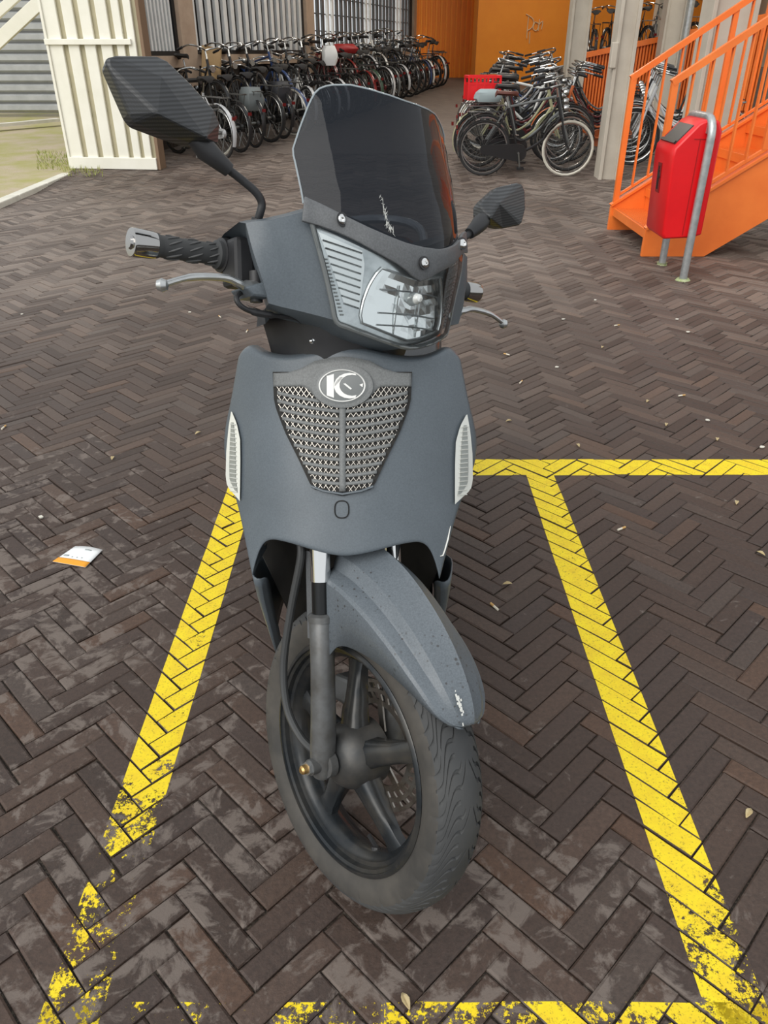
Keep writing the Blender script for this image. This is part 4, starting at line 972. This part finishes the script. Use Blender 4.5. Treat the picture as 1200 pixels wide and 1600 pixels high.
# ---- head: fairing, lamp, bracket, screen
def drop(x): return interp([(0, 0), (.03, .0025), (.06, .0105), (.09, .024), (.117, .042), (.14, .058), (.16, .072), (.19, .087), (.205, .091), (.217, .097), (.235, .120), (.26, .15)], abs(x))
def uc(l): return interp([(.70, .172), (.73, .182), (.77, .192), (.83, .205), (.87, .214), (.91, .216), (.95, .213), (1.0, .203), (1.15, .165)], l)
def uh(x, l): return uc(l)-drop(x)
def hd(px, py, off=0): return s_at(px, py, lambda x, l: uh(x, l)+off)
def head():
    cols = [[(652, 390), (648, 437), (641, 490), (634, 541)], [(620, 372), (614, 420), (606, 485), (600, 531)], [(575, 350), (572, 405), (566, 470), (563, 519)], [(530, 332), (534, 390), (538, 460), (538, 508)],
            [(490, 326), (505, 390), (519, 460), (525, 501)], [(455, 336), (472, 395), (492, 460), (500, 494)], [(420, 344), (437, 395), (458, 455), (468, 486)], [(396, 346), (410, 395), (428, 445), (438, 479)], [(384, 349), (396, 395), (411, 440), (420, 474)]]
    half = []
    for c in cols: half.append([hd(p.x, p.y, -.004) for p in spline([(x, y, 0) for x, y in c], 3)])
    for p in half[0]: p.x = 0
    last = half[-1]
    half.append([Vector((p.x+.003, p.y-.006, p.z)) for p in last]); half.append([Vector((p.x+.020, p.y-.035, p.z-.003)) for p in last]); half.append([Vector((p.x+.055, p.y-.09, p.z-.01)) for p in last])
    n = len(half[0]); rows = []
    for i in range(n):
        rows.append([half[c][i] for c in range(len(half)-1, 0, -1)]+[half[0][i]]+[Vector((-half[c][i].x, half[c][i].y, half[c][i].z)) for c in range(1, len(half))])
    t1 = [Vector((p.x, p.y-.02, p.z+.006)) for p in rows[0]]; t2 = [Vector((p.x*.95, min(p.y-.09, .05), p.z+.004)) for p in rows[0]]; t3 = [Vector((p.x*.92, -.05, p.z-.01)) for p in rows[0]]
    b1 = [Vector((p.x*.97, p.y-.02, p.z-.004)) for p in rows[-1]]; b2 = [Vector((p.x*.85, min(p.y-.08, .06), p.z-.002)) for p in rows[-1]]; b3 = [Vector((p.x*.8, -.04, p.z+.02)) for p in rows[-1]]
    m = MB(); m.grid([[S(*p) for p in r] for r in [t3, t2, t1]+rows+[b1, b2, b3]]); m.build('handlebar_fairing', M['body'], scooter, ang=38)
head()
def hpatch(name, left, right, off, m, parent, n=18, k=10, mirror=0, solid=0, bow=0):
    """patch between two measured curves on the head surface; mirror: -1 left only, 1 mirrored copy, 0 both as one"""
    Lc = resample([Vector((*p, 0)) for p in left], n); Rc = resample([Vector((*p, 0)) for p in right], n); rows = []
    for i, (a, b) in enumerate(zip(Lc, Rc)):
        row = [hd(*a.lerp(b, j/(k-1)).xy, off) for j in range(k)]
        if mirror == 0: row[-1].x = 0; row = row+[Vector((-p.x, p.y, p.z)) for p in row[-2::-1]]
        elif mirror == 1: row = [Vector((-p.x, p.y, p.z)) for p in row]
        rows.append([S(p.x, p.y, p.z) for p in row])
    mb = MB(); mb.grid(rows); return mb.build(name, m, parent, solid=solid)
# lens: outer sheet
LL = [(488, 350), (498, 385), (510, 430), (519, 470), (526, 503)]; LC = [(652, 428), (648, 455), (643, 485), (638, 515), (633, 541)]
lamp_back = hpatch('headlamp_housing', LL, LC, .000, noisy('silver_lamp_housing', (.62, .65, .66), (.42, .45, .46), 30, .22, .9), scooter, 16, 10)
refl = lamp_back
def lamp():
    # bright side wing reflectors
    for mr in (-1, 1):
        o = hpatch('side_reflector', [(497, 362), (512, 400), (526, 440), (538, 476)], [(566, 392), (570, 415), (566, 445), (562, 482)], .004, M['reflector2'], lamp_back, 10, 6, mr)
        rb_ = MB()
        for k in range(9):
            a = Vector((504, 375, 0)).lerp(Vector((537, 474, 0)), k/8); b = Vector((566, 396, 0)).lerp(Vector((561, 482, 0)), k/8); pts = []
            for j in range(5):
                q = a.lerp(b, j/4); p = hd(q.x, q.y, .006); p.x *= -mr if mr > 0 else 1; pts.append(S(*p))
            rb_.tube(pts, .0013, 4)
        rb_.build('reflector_rib', M['reflector'], o)
        st = MB()
        for k in range(16):
            a = Vector((506, 405, 0)).lerp(Vector((531, 492, 0)), k/15); pts = []
            for dx in (0, 6): p = hd(a.x+dx, a.y, .005); p.x *= -1 if mr > 0 else 1; pts.append(S(*p))
            st.tube(pts, .0012, 4)
        st.build('edge_prism', M['reflector2'], lamp_back)
    # main bowl: a faceted dish between the wings
    c = hd(612, 478, 0); c.x = 0
    bl = [(597, 419), (586, 430), (575, 450), (567, 472), (563, 492), (566, 505)]; bc = [(650, 437), (648, 455), (645, 475), (641, 495), (637, 515), (634, 532)]
    n, k = 9, 8; Lc = resample([Vector((*p, 0)) for p in bl], n); Rc = resample([Vector((*p, 0)) for p in bc], n); rows = []; rd = random.Random(4)
    for i, (a, b) in enumerate(zip(Lc, Rc)):
        row = []
        for j in range(k):
            q = a.lerp(b, j/(k-1)); e = math.sin(PI*i/(n-1))*math.sin(PI/2*j/(k-1)); p = hd(q.x, q.y, .004-.004*e+(rd.uniform(-.0011, .0011) if e > .2 else 0)); row.append(p)
        row[-1].x = 0; rows.append(row+[Vector((-p.x, p.y, p.z)) for p in row[-2::-1]])
    bowl = MB(); bowl.grid([[S(*p) for p in r] for r in rows]); bowl.build('bowl_reflector', M['reflector'], lamp_back, smooth=False)
    ed = rows[0]+[r[-1] for r in rows[1:]]+rows[-1][-2::-1]+[r[0] for r in rows[-2:0:-1]]
    rim = MB(); rim.tube([S(*p) for p in ed], .0022, 6, closed=True); rim.build('bowl_rim', M['reflector2'], lamp_back)
    b = MB(); b.lathe([(0, .016), (.006, .014), (.009, .006), (.010, -.012)], Matrix.Translation(S(0, uh(0, c.z+.012)+.006, c.z+.012)) @ Matrix((_sb, _sx, _a)).transposed().to_4x4(), 14); b.build('headlamp_bulb', M['bulb'], lamp_back)
    for zz in (.022, -.012, -.03):
        f = MB(); f.tube([S(x, uh(x, c.z+zz)+.0045, c.z+zz) for x in (-.06, -.03, 0, .03, .06)], .0012, 4); f.build('reflector_step', M['reflector2'], lamp_back)
    f = MB(); f.tube([S(.016, uh(.016, c.z+z)+.0045, c.z+z) for z in (.03, 0, -.045)], .0012, 4); f.tube([S(-.03, uh(-.03, c.z+z)+.0045, c.z+z) for z in (.03, 0, -.045)], .0012, 4); f.build('reflector_step', M['reflector2'], lamp_back)
lamp()
hpatch('headlamp_lens', [(484, 347), (495, 385), (508, 430), (517, 470), (523, 505)], [(652, 425), (648, 455), (643, 485), (638, 515), (632, 545)], .014, M['lens'], scooter, 18, 12)
# clear lower rim of the lens
mb = MB(); lo = [hd(x, y, .010) for x, y in ((488, 350), (500, 395), (511, 438), (519, 474), (526, 503), (545, 512), (575, 523), (605, 534), (634, 543))]; lo[-1].x = 0
lo = lo+[Vector((-p.x, p.y, p.z)) for p in lo[-2::-1]]; mb.tube([S(*p) for p in spline(lo, 3)], .0042, 8); mb.build('lens_rim', mat('grey_lens_rim', (.13, .14, .14), .3), scooter)
BT_ = [(476, 306), (505, 319), (540, 337), (575, 354), (605, 367), (632, 378), (652, 384)]; BB_ = [(472, 345), (500, 353), (530, 364), (560, 378), (595, 398), (620, 412), (636, 423), (645, 432), (650, 439)]
def vbracket():
    n = 22; T = resample([Vector((*p, 0)) for p in BT_], n); Bm = resample([Vector((*p, 0)) for p in BB_], n); rows = []
    for a, b in zip(T, Bm): rows.append([hd(*a.lerp(b, j/3).xy, .018) for j in range(4)])
    for p in rows[-1]: p.x = 0
    full = rows+[[Vector((-p.x, p.y, p.z)) for p in r] for r in rows[-2::-1]]
    mb = MB(); mb.grid([[S(*p) for p in r] for r in full]); o = mb.build('screen_bracket', M['trim'], scooter, ang=60, solid=.007, off=-1, bevel=.0015)
    for x, y, s in ((535, 343, 1), (657, 410, 0), (535, 343, -1)):
        p = hd(x, y, .020); p.x = p.x*s if s else 0; m_ = Matrix.Translation(S(*p)) @ Matrix((( _sb*.9-_sx*(-.0)).normalized() if s == 0 else (_sb+_sx*(-.65*s)).normalized(), _a, _sb.cross(_a))).transposed().to_4x4()
        w = MB(); w.lathe([(.0105, -.001), (.0105, .001), (.0, .0012)], m_, 20); w.build('washer', M['blackpl'], o)
        w = MB(); w.lathe([(.0075, 0), (.0072, .0025), (.005, .0042), (.0028, .0044), (.0024, .002), (0, .0018)], m_, 20); w.build('screw', M['chrome'], o)
vbracket()
def screen():
    def us(x, l): return uc(l)+.010-1.0*drop(x)*interp([(.9, 1.0), (1.15, .95)], l)-max(0, abs(x)-.135)*.9
    def so(px, py): return s_at(px, py, us)
    edge = [(474, 318), (466, 275), (457, 236), (470, 196), (484, 160), (493, 143), (503, 136), (520, 133)]
    topc = [(520, 133), (548, 133), (575, 139), (598, 146), (616, 152)]
    n = 20; E_ = resample([so(x, y) for x, y in edge], n); low = [so(x, y) for x, y in ((474, 318), (505, 330), (540, 347), (580, 366), (615, 385), (645, 402), (655, 408))]
    # rows from the bottom up to the top edge: each row runs from the side to the centre line
    T_ = resample([so(x, y) for x, y in topc], 12); Lw = resample(low, 12); rows = []
    for i in range(n):
        t = i/(n-1); row = []
        for j in range(12):
            s = j/11; c0 = Lw[j].lerp(T_[j], t); d = E_[i]-Lw[0].lerp(T_[0], t); p = c0+d*(1-s)**2; x_ = p.x; p.y = us(p.x, p.z); row.append(p)
        row[-1].x = 0; rows.append(row)
    full = [r+[Vector((-p.x, p.y, p.z)) for p in r[-2::-1]] for r in rows]
    mb = MB(); mb.grid([[S(*p) for p in r] for r in full]); o = mb.build('windscreen', M['screen'], scooter, ang=80)
    rim = [full[i][0] for i in range(n)]+full[-1][1:-1]+[full[i][-1] for i in range(n-1, -1, -1)]
    mb = MB(); mb.tube([S(*p) for p in rim], .0016, 6); mb.build('windscreen_edge', mat('screen_edge', (.30, .34, .36), .2), o)
    mb = MB(); rd = random.Random(9)
    q = [so(595, 310), so(600, 330), so(602, 345), so(606, 357), so(613, 362)]
    for a, b in zip(q, q[1:]):
        for k in range(14):
            t = rd.random(); p = a.lerp(b, t)+Vector((rd.gauss(0, .0018), .0022, rd.gauss(0, .002))); ln = Vector((rd.gauss(0, .002), 0, rd.gauss(0, .004))); w = .0006
            mb.add([S(*(p-ln)), S(*(p+Vector((w, 0, 0)))), S(*(p+ln)), S(*(p-Vector((w, 0, 0))))], [(0, 1, 2, 3)])
    mb.build('scratch_marks', M['scuff'], o, smooth=False)
screen()
# dark cover between the head and the shield
mb = MB(); rows = []
for l, w, u0, u1 in ((.80, .125, .10, -.06), (.775, .115, .10, -.06), (.74, .104, .085, -.06), (.70, .095, .07, -.06), (.66, .09, .06, -.05)):
    rows.append([S(x*w, u, l) for x, u in ((-1, u1), (-1, u0-.03), (-.85, u0), (-.4, u0+.025), (0, u0+.03), (.4, u0+.025), (.85, u0), (1, u0-.03), (1, u1))])
mb.grid(rows); nk = mb.build('neck_cover', M['blackpl'], scooter, solid=.003)
for px, py in ((487, 533), (598, 543)):
    p = s_at(px, py, lambda x, l: .085); mm = Matrix.Translation(S(*p)) @ Matrix((_sb, _sx, _a)).transposed().to_4x4(); w = MB(); w.lathe([(.0045, 0), (.0042, .0025), (.003, .004), (0, .0035)], mm, 16); w.build('screw', M['chrome'], nk)
# ---- bars, grips, levers
for s in (-1, 1):
    g = MB(); pr = []
    for k in range(25):
        t = k/24; x = lerp(.335, .222, t); pr.append((.0165+(.0022 if k in (0, 1) else 0)+(.006 if k >= 22 else 0), x))
    g.lathe([(r, s*x) for r, x in pr], SM(0, -.012, .877), 28); go = g.build('hand_grip', M['rubber'], scooter)
    for k in range(10):
        for q in range(3):
            a = 2*PI*k/10+q*.35; x0 = .318-q*.034; rr = .0172; pts = [SM(0, -.012, .877) @ Vector((s*(x0-.022*t), rr*math.cos(a+.55*t), rr*math.sin(a+.55*t))) for t in (0, .33, .66, 1)]
            w = MB(); w.tube(pts, [.0008, .0018, .0018, .0008], 5); w.build('grip_ridge', mat('grip_ridge', (.10, .10, .10), .5) if 'grip_ridge' not in bpy.data.materials else bpy.data.materials['grip_ridge'], go)
    w = MB(); w.lathe([(0, s*.3745), (.009, s*.3745), (.011, s*.371), (.0205, s*.371), (.0215, s*.368), (.0205, s*.34), (.0195, s*.334)], SM(0, -.012, .877), 28); w.build('bar_end_weight', mat('dark_chrome', (.42, .41, .40), .12, 1.0), go)
    w = MB(); w.lathe([(.019, s*.226), (.027, s*.224), (.028, s*.214), (.022, s*.208), (.026, s*.200), (.024, s*.18)], SM(0, -.012, .877), 28); w.build('throttle_collar', M['blackpl'], go)
    w = MB(); w.box(S(s*.205, .012, .862), (.035, .055, .075), Matrix((_sx, _sb, _a)).transposed()); w.build('switch_housing', M['blackpl'], scooter, smooth=False, bevel=.008)
    # lever
    cen = [(.362, .072, .803), (.345, .074, .810), (.320, .076, .818), (.290, .077, .822), (.262, .077, .823), (.245, .075, .819), (.225, .070, .816), (.200, .062, .820)]
    w = MB(); w.tube(spline([S(s*x, u, l) for x, u, l in cen], 4), [.0048]*2+[.0056]*6+[.0068]*8+[.0075]*4+[.0088]*4+[.0115]*5, 10, sq=.8); lv = w.build('brake_lever', M['alu'], scooter)
    w = MB(); w.lathe([(.0, -.0095), (.007, -.007), (.0098, 0), (.007, .007), (0, .0095)], Matrix.Translation(S(s*.362, .072, .803)), 14); w.build('lever_ball', M['alu'], lv)
    w = MB(); w.tube([S(s*.203, .062, .842), S(s*.203, .062, .795)], .010, 12); w.build('lever_pivot', M['blackpl'], lv)
pts = [S(-.215, .055, .815), S(-.240, .066, .800), S(-.236, .070, .786), S(-.215, .072, .778), S(-.178, .075, .775), S(-.136, .07, .775), S(-.10, .04, .77)]
m = MB(); sp = spline(pts, 6); m.tube(sp, [.0042]*12+[.0042]*6+[.0055]*6+[.0035]*(len(sp)-24), 10); m.build('brake_cable', M['blackpl'], scooter)
for s in (-1, 1):   # fairing tooth beside each lever
    m = MB(); m.prism([S(s*.235, .085, .812), S(s*.222, .085, .800), S(s*.196, .095, .798), S(s*.185, .10, .815), S(s*.205, .092, .822)], _sb*-.05); m.build('lever_guard', M['body'], scooter, smooth=False, bevel=.003)
# ---- mirrors
def mirror_l():
    m = MB(); m.tube(spline([S(-.204, .06, .90), S(-.203, .08, .925), S(-.203, .086, .940), S(-.214, .088, .953), S(-.238, .086, .968), S(-.262, .085, .980)], 5), .0062, 12); st = m.build('mirror_stem', M['blackpl'], scooter)
    m = MB(); m.tube([S(-.205, .07, .90), S(-.204, .078, .918)], .011, 14); m.build('stem_foot', M['blackpl'], st)
    m = MB(); m.tube([S(-.256, .085, .977), S(-.274, .084, .988), S(-.292, .083, .999), S(-.31, .083, 1.012)], [.0105, .0135, .0165, .012], 14); m.build('mirror_boot', M['blackpl'], st)
    P = lambda px, py, u: s_at(px, py, lambda x, l: u)
    ring = [(165, 90), (180, 86), (245, 87), (262, 95), (300, 132), (336, 172), (344, 192), (342, 222), (333, 229), (318, 229), (268, 214), (210, 192), (200, 178), (178, 128), (166, 100)]
    base = [P(x, y, .085) for x, y in ring]; c = sum(base, Vector())/len(base)
    rear = [Vector((lerp(c.x, p.x, .95), .060, lerp(c.z, p.z, .95))) for p in base]
    ridge = [P(247, 178, .118), P(252, 120, .108), P(322, 215, .112)]
    n = len(base); m = MB(); v = [S(*p) for p in base]+[S(*p) for p in rear]+[S(*p) for p in ridge]; r0, r1, r2 = 2*n, 2*n+1, 2*n+2
    f = [(i, (i+1) % n, n+(i+1) % n, n+i) for i in range(n)]
    apex = {0: r1, 1: r1, 2: r1, 3: r1, 4: r1, 5: r2, 6: r2, 7: r2, 8: r2, 9: r2, 10: r0, 11: r0, 12: r0, 13: r0, 14: r1}
    apex[13] = r0
    for i in range(n): f.append((i, (i+1) % n, apex[i]))
    f += [(5, r1, r2), (r1, r0, r2), (10, r2, r0), (14, r0, r1)]
    m.add(v, f); h = m.build('mirror_housing', M['carbon'], scooter, smooth=False, weld=True, bevel=.004)
    m = MB(); m.add([S(*(p.lerp(c, .08)))+_sb*-.0005 for p in rear], [tuple(range(n))]); m.build('mirror_glass', M['mirror'], h, smooth=False, solid=.002)
def mirror_r():
    m = MB(); m.tube(spline([S(.215, .06, .905), S(.222, .08, .934), S(.235, .082, .948), S(.262, .08, .966)], 5), .0062, 12); st = m.build('mirror_stem', M['blackpl'], scooter)
    m = MB(); m.tube([S(.255, .08, .962), S(.272, .079, .974), S(.288, .078, .988), S(.302, .078, 1.0)], [.0105, .0135, .0165, .012], 14); m.build('mirror_boot', M['blackpl'], st)
    P = lambda px, py, u: s_at(px, py, lambda x, l: u)
    ring = [(750, 338), (750, 320), (757, 311), (778, 292), (808, 285), (817, 288), (821, 298), (822, 325), (816, 348), (812, 352), (786, 357), (766, 352)]
    base = [P(x, y, .075) for x, y in ring]; c = sum(base, Vector())/len(base); n = len(base)
    rear = [Vector((lerp(c.x, p.x, .93), .052, lerp(c.z, p.z, .93))) for p in base]; ridge = [P(780, 318, .100), P(766, 340, .098)]
    v = [S(*p) for p in base]+[S(*p) for p in rear]+[S(*p) for p in ridge]; f = [(i, (i+1) % n, n+(i+1) % n, n+i) for i in range(n)]
    apex = [2*n+1, 2*n+1, 2*n]+[2*n]*6+[2*n]*1+[2*n+1]*2
    for i in range(n): f.append((i, (i+1) % n, apex[i]))
    f += [(2, 2*n, 2*n+1), (10, 2*n+1, 2*n)]
    m = MB(); m.add(v, f); h = m.build('mirror_housing', M['carbon'], scooter, smooth=False, weld=True, bevel=.004)
    m = MB(); m.add([S(*(p.lerp(c, .08)))+_sb*-.0005 for p in rear], [tuple(range(n))]); m.build('mirror_glass', M['mirror'], h, smooth=False, solid=.002)
mirror_l(); mirror_r()
# ---- rest of the scooter behind the shield
def rear():
    def loft(name, secs, m, n=20, p=.55):
        rows = []
        for f, z, w, h in secs: rows.append([B(w*math.copysign(abs(math.cos(t))**p, math.cos(t)), f, z+h*math.copysign(abs(math.sin(t))**p, math.sin(t))) for t in [2*PI*k/n for k in range(n)]])
        mb = MB(); mb.grid(rows, loop=True); mb.add(rows[0], [tuple(range(n))]); mb.add(rows[-1], [tuple(range(n))]); return mb.build(name, m, scooter, weld=True, ang=50)
    loft('inner_leg_shield', [(-.30, .72, .17, .17), (-.34, .72, .19, .20), (-.37, .66, .18, .18), (-.39, .55, .16, .12)], M['blackpl'])
    loft('footboard', [(-.33, .33, .12, .09), (-.40, .30, .17, .06), (-.60, .28, .18, .05), (-.80, .29, .17, .06)], M['blackpl'])
    loft('rear_body', [(-.72, .48, .15, .20), (-.82, .54, .19, .20), (-1.05, .60, .20, .17), (-1.40, .68, .17, .11), (-1.62, .74, .10, .06)], M['gloss'])
    loft('seat', [(-.66, .72, .13, .05), (-.72, .735, .185, .065), (-1.0, .77, .195, .05), (-1.14, .80, .185, .05), (-1.35, .85, .17, .05), (-1.52, .86, .12, .04)], M['gloss'], p=.6)
    w = MB(); rt = B(0, -1.32, .265); Mr = Matrix.Translation(rt) @ Matrix((_bbx, _bfb, _up)).transposed().to_4x4()
    w.lathe([(.18, -.045), (.22, -.06), (.25, -.052), (.265, -.02), (.265, .02), (.25, .052), (.22, .06), (.18, .045)], Mr, 48); w.build('rear_tyre', M['rubber'], scooter)
    w = MB(); w.lathe([(0, -.05), (.05, -.05), (.06, -.02), (.17, -.02), (.185, -.045), (.185, .045), (.17, .02), (.06, .02), (0, .05)], Mr, 40); w.build('rear_rim', M['rim'], scooter)
    loft('engine_case', [(-.85, .30, .08, .07), (-1.0, .29, .12, .08), (-1.35, .27, .11, .07), (-1.45, .27, .07, .05)], M['fork'])
    w = MB(); w.tube([B(-.15, -1.0, .25), B(-.19, -1.15, .28), B(-.20, -1.55, .36)], [.03, .055, .06], 16); w.build('exhaust', M['exhaust'], scooter)
    w = MB(); w.box(B(0, -1.66, .74), (.16, .03, .07)); w.build('tail_lamp', M['bk_tail'], scooter, smooth=False, bevel=.01)
    w = MB(); w.tube(spline([B(-.14, -1.1, .86), B(-.14, -1.5, .92), B(0, -1.62, .93), B(.14, -1.5, .92), B(.14, -1.1, .86)], 6), .014, 10); w.build('grab_rail', M['alu'], scooter)
    w = MB()
    for s in (-1, 1): w.tube([B(s*.06, -.80, .28), B(s*.16, -.92, .02)], .014, 8)
    w.tube([B(-.15, -.92, .03), B(.15, -.92, .03)], .012, 8); w.build('centre_stand', M['blackpl'], scooter)
rear()
# ------------------------------------------------------------------ litter on the bricks
def packet():
    q = [gpt(x, y) for x, y in ((83, 880), (118, 856), (161, 862), (134, 889))]; c = sum(q, Vector())/4; r = empty('paper_packet', (c.x, c.y, 0)); tag(r, 'white and orange paper packet lying on the bricks left of the scooter', 'packet')
    a, b, c_, d = [p-c for p in q]
    def pt(u, v, z): p = a.lerp(d, u).lerp(b.lerp(c_, u), v); return Vector((p.x, p.y, z+.006*math.sin(u*3)*v))
    def sheet(v0, v1, z, nm, m, par): mb = MB(); mb.grid([[pt(u/8, lerp(v0, v1, k/5), z) for u in range(9)] for k in range(6)]); return mb.build(nm, m, par, solid=.001)
    sheet(0, 1, .006, 'packet_sleeve', M['paper'], r); sheet(0, .27, .0072, 'orange_band', M['paper_o'], r)
    mb = MB()
    for u0, u1, v0, v1 in ((.06, .22, .38, .46), (.34, .38, .36, .40), (.5, .53, .36, .40), (.64, .68, .38, .42), (.5, .72, .80, .86)): mb.grid([[pt(lerp(u0, u1, i/2), lerp(v0, v1, k/1), .0072) for i in range(3)] for k in range(2)])
    mb.build('print', M['ink'], r, solid=.0003)
packet()
def bits():
    spots = [(385, 520, 0), (345, 497, 0), (297, 489, 1), (35, 492, 1), (960, 510, 0), (1010, 630, 2), (1105, 658, 1), (778, 955, 0), (1150, 790, 2), (1040, 667, 2), (870, 575, 1), (796, 556, 0), (790, 660, 2), (905, 700, 2), (965, 830, 0), (1195, 870, 2), (785, 915, 2), (1165, 1280, 2), (812, 600, 0), (640, 1580, 2), (1058, 500, 1), (305, 680, 2), (65, 810, 1), (175, 720, 2), (3, 672, 0), (930, 470, 1), (1075, 520, 1), (1190, 700, 1), (1120, 690, 2), (1060, 620, 0), (940, 545, 2), (880, 500, 1)]
    rd = random.Random(12); near = ['beside the left mirror', 'beside the left lever']
    for i, (x, y, k) in enumerate(spots):
        p = gpt(x, y); a = rd.uniform(0, PI); d = Vector((math.cos(a), math.sin(a), 0)); z = Vector((0, 0, .005))
        side = 'left' if x < 540 else 'right'
        if k == 0:
            r = empty('cigarette_butt', (p.x, p.y, 0)); m = MB(); m.tube([z, z+d*.02], .0036, 8); m.build('paper_stub', M['butt'], r); m = MB(); m.tube([z+d*.02, z+d*.036], .0038, 8); m.build('filter', M['butt_o'], r)
            tag(r, f'cigarette butt on the bricks {side} of the scooter', 'cigarette', f'cigarette butts {side} of the scooter')
        elif k == 1:
            m = MB(); n = 7; m.prism([Vector((math.cos(2*PI*j/n)*rd.uniform(.006, .013), math.sin(2*PI*j/n)*rd.uniform(.005, .010), .004)) for j in range(n)], (0, 0, .004)); o = m.build('pebble', M['kerb'], smooth=False); o.location = (p.x, p.y, 0)
            tag(o, f'tiny pale pebble on the bricks {side} of the scooter', 'pebble', f'pale pebbles {side} of the scooter')
        else:
            m = MB(); e = Vector((-d.y, d.x, 0)); m.grid([[d*(t*.03)+e*(w*.007*math.sin(max(.05, t)*PI*.95))+Vector((0, 0, .005+.006*math.sin(t*3)*abs(w))) for w in (-1, 0, 1)] for t in (0, .25, .5, .75, 1)]); o = m.build('dry_leaf', M['leaf'], solid=.0006); o.location = (p.x, p.y, 0)
            tag(o, f'small dry leaf on the bricks {side} of the scooter', 'leaf', f'dry leaves {side} of the scooter')
bits()
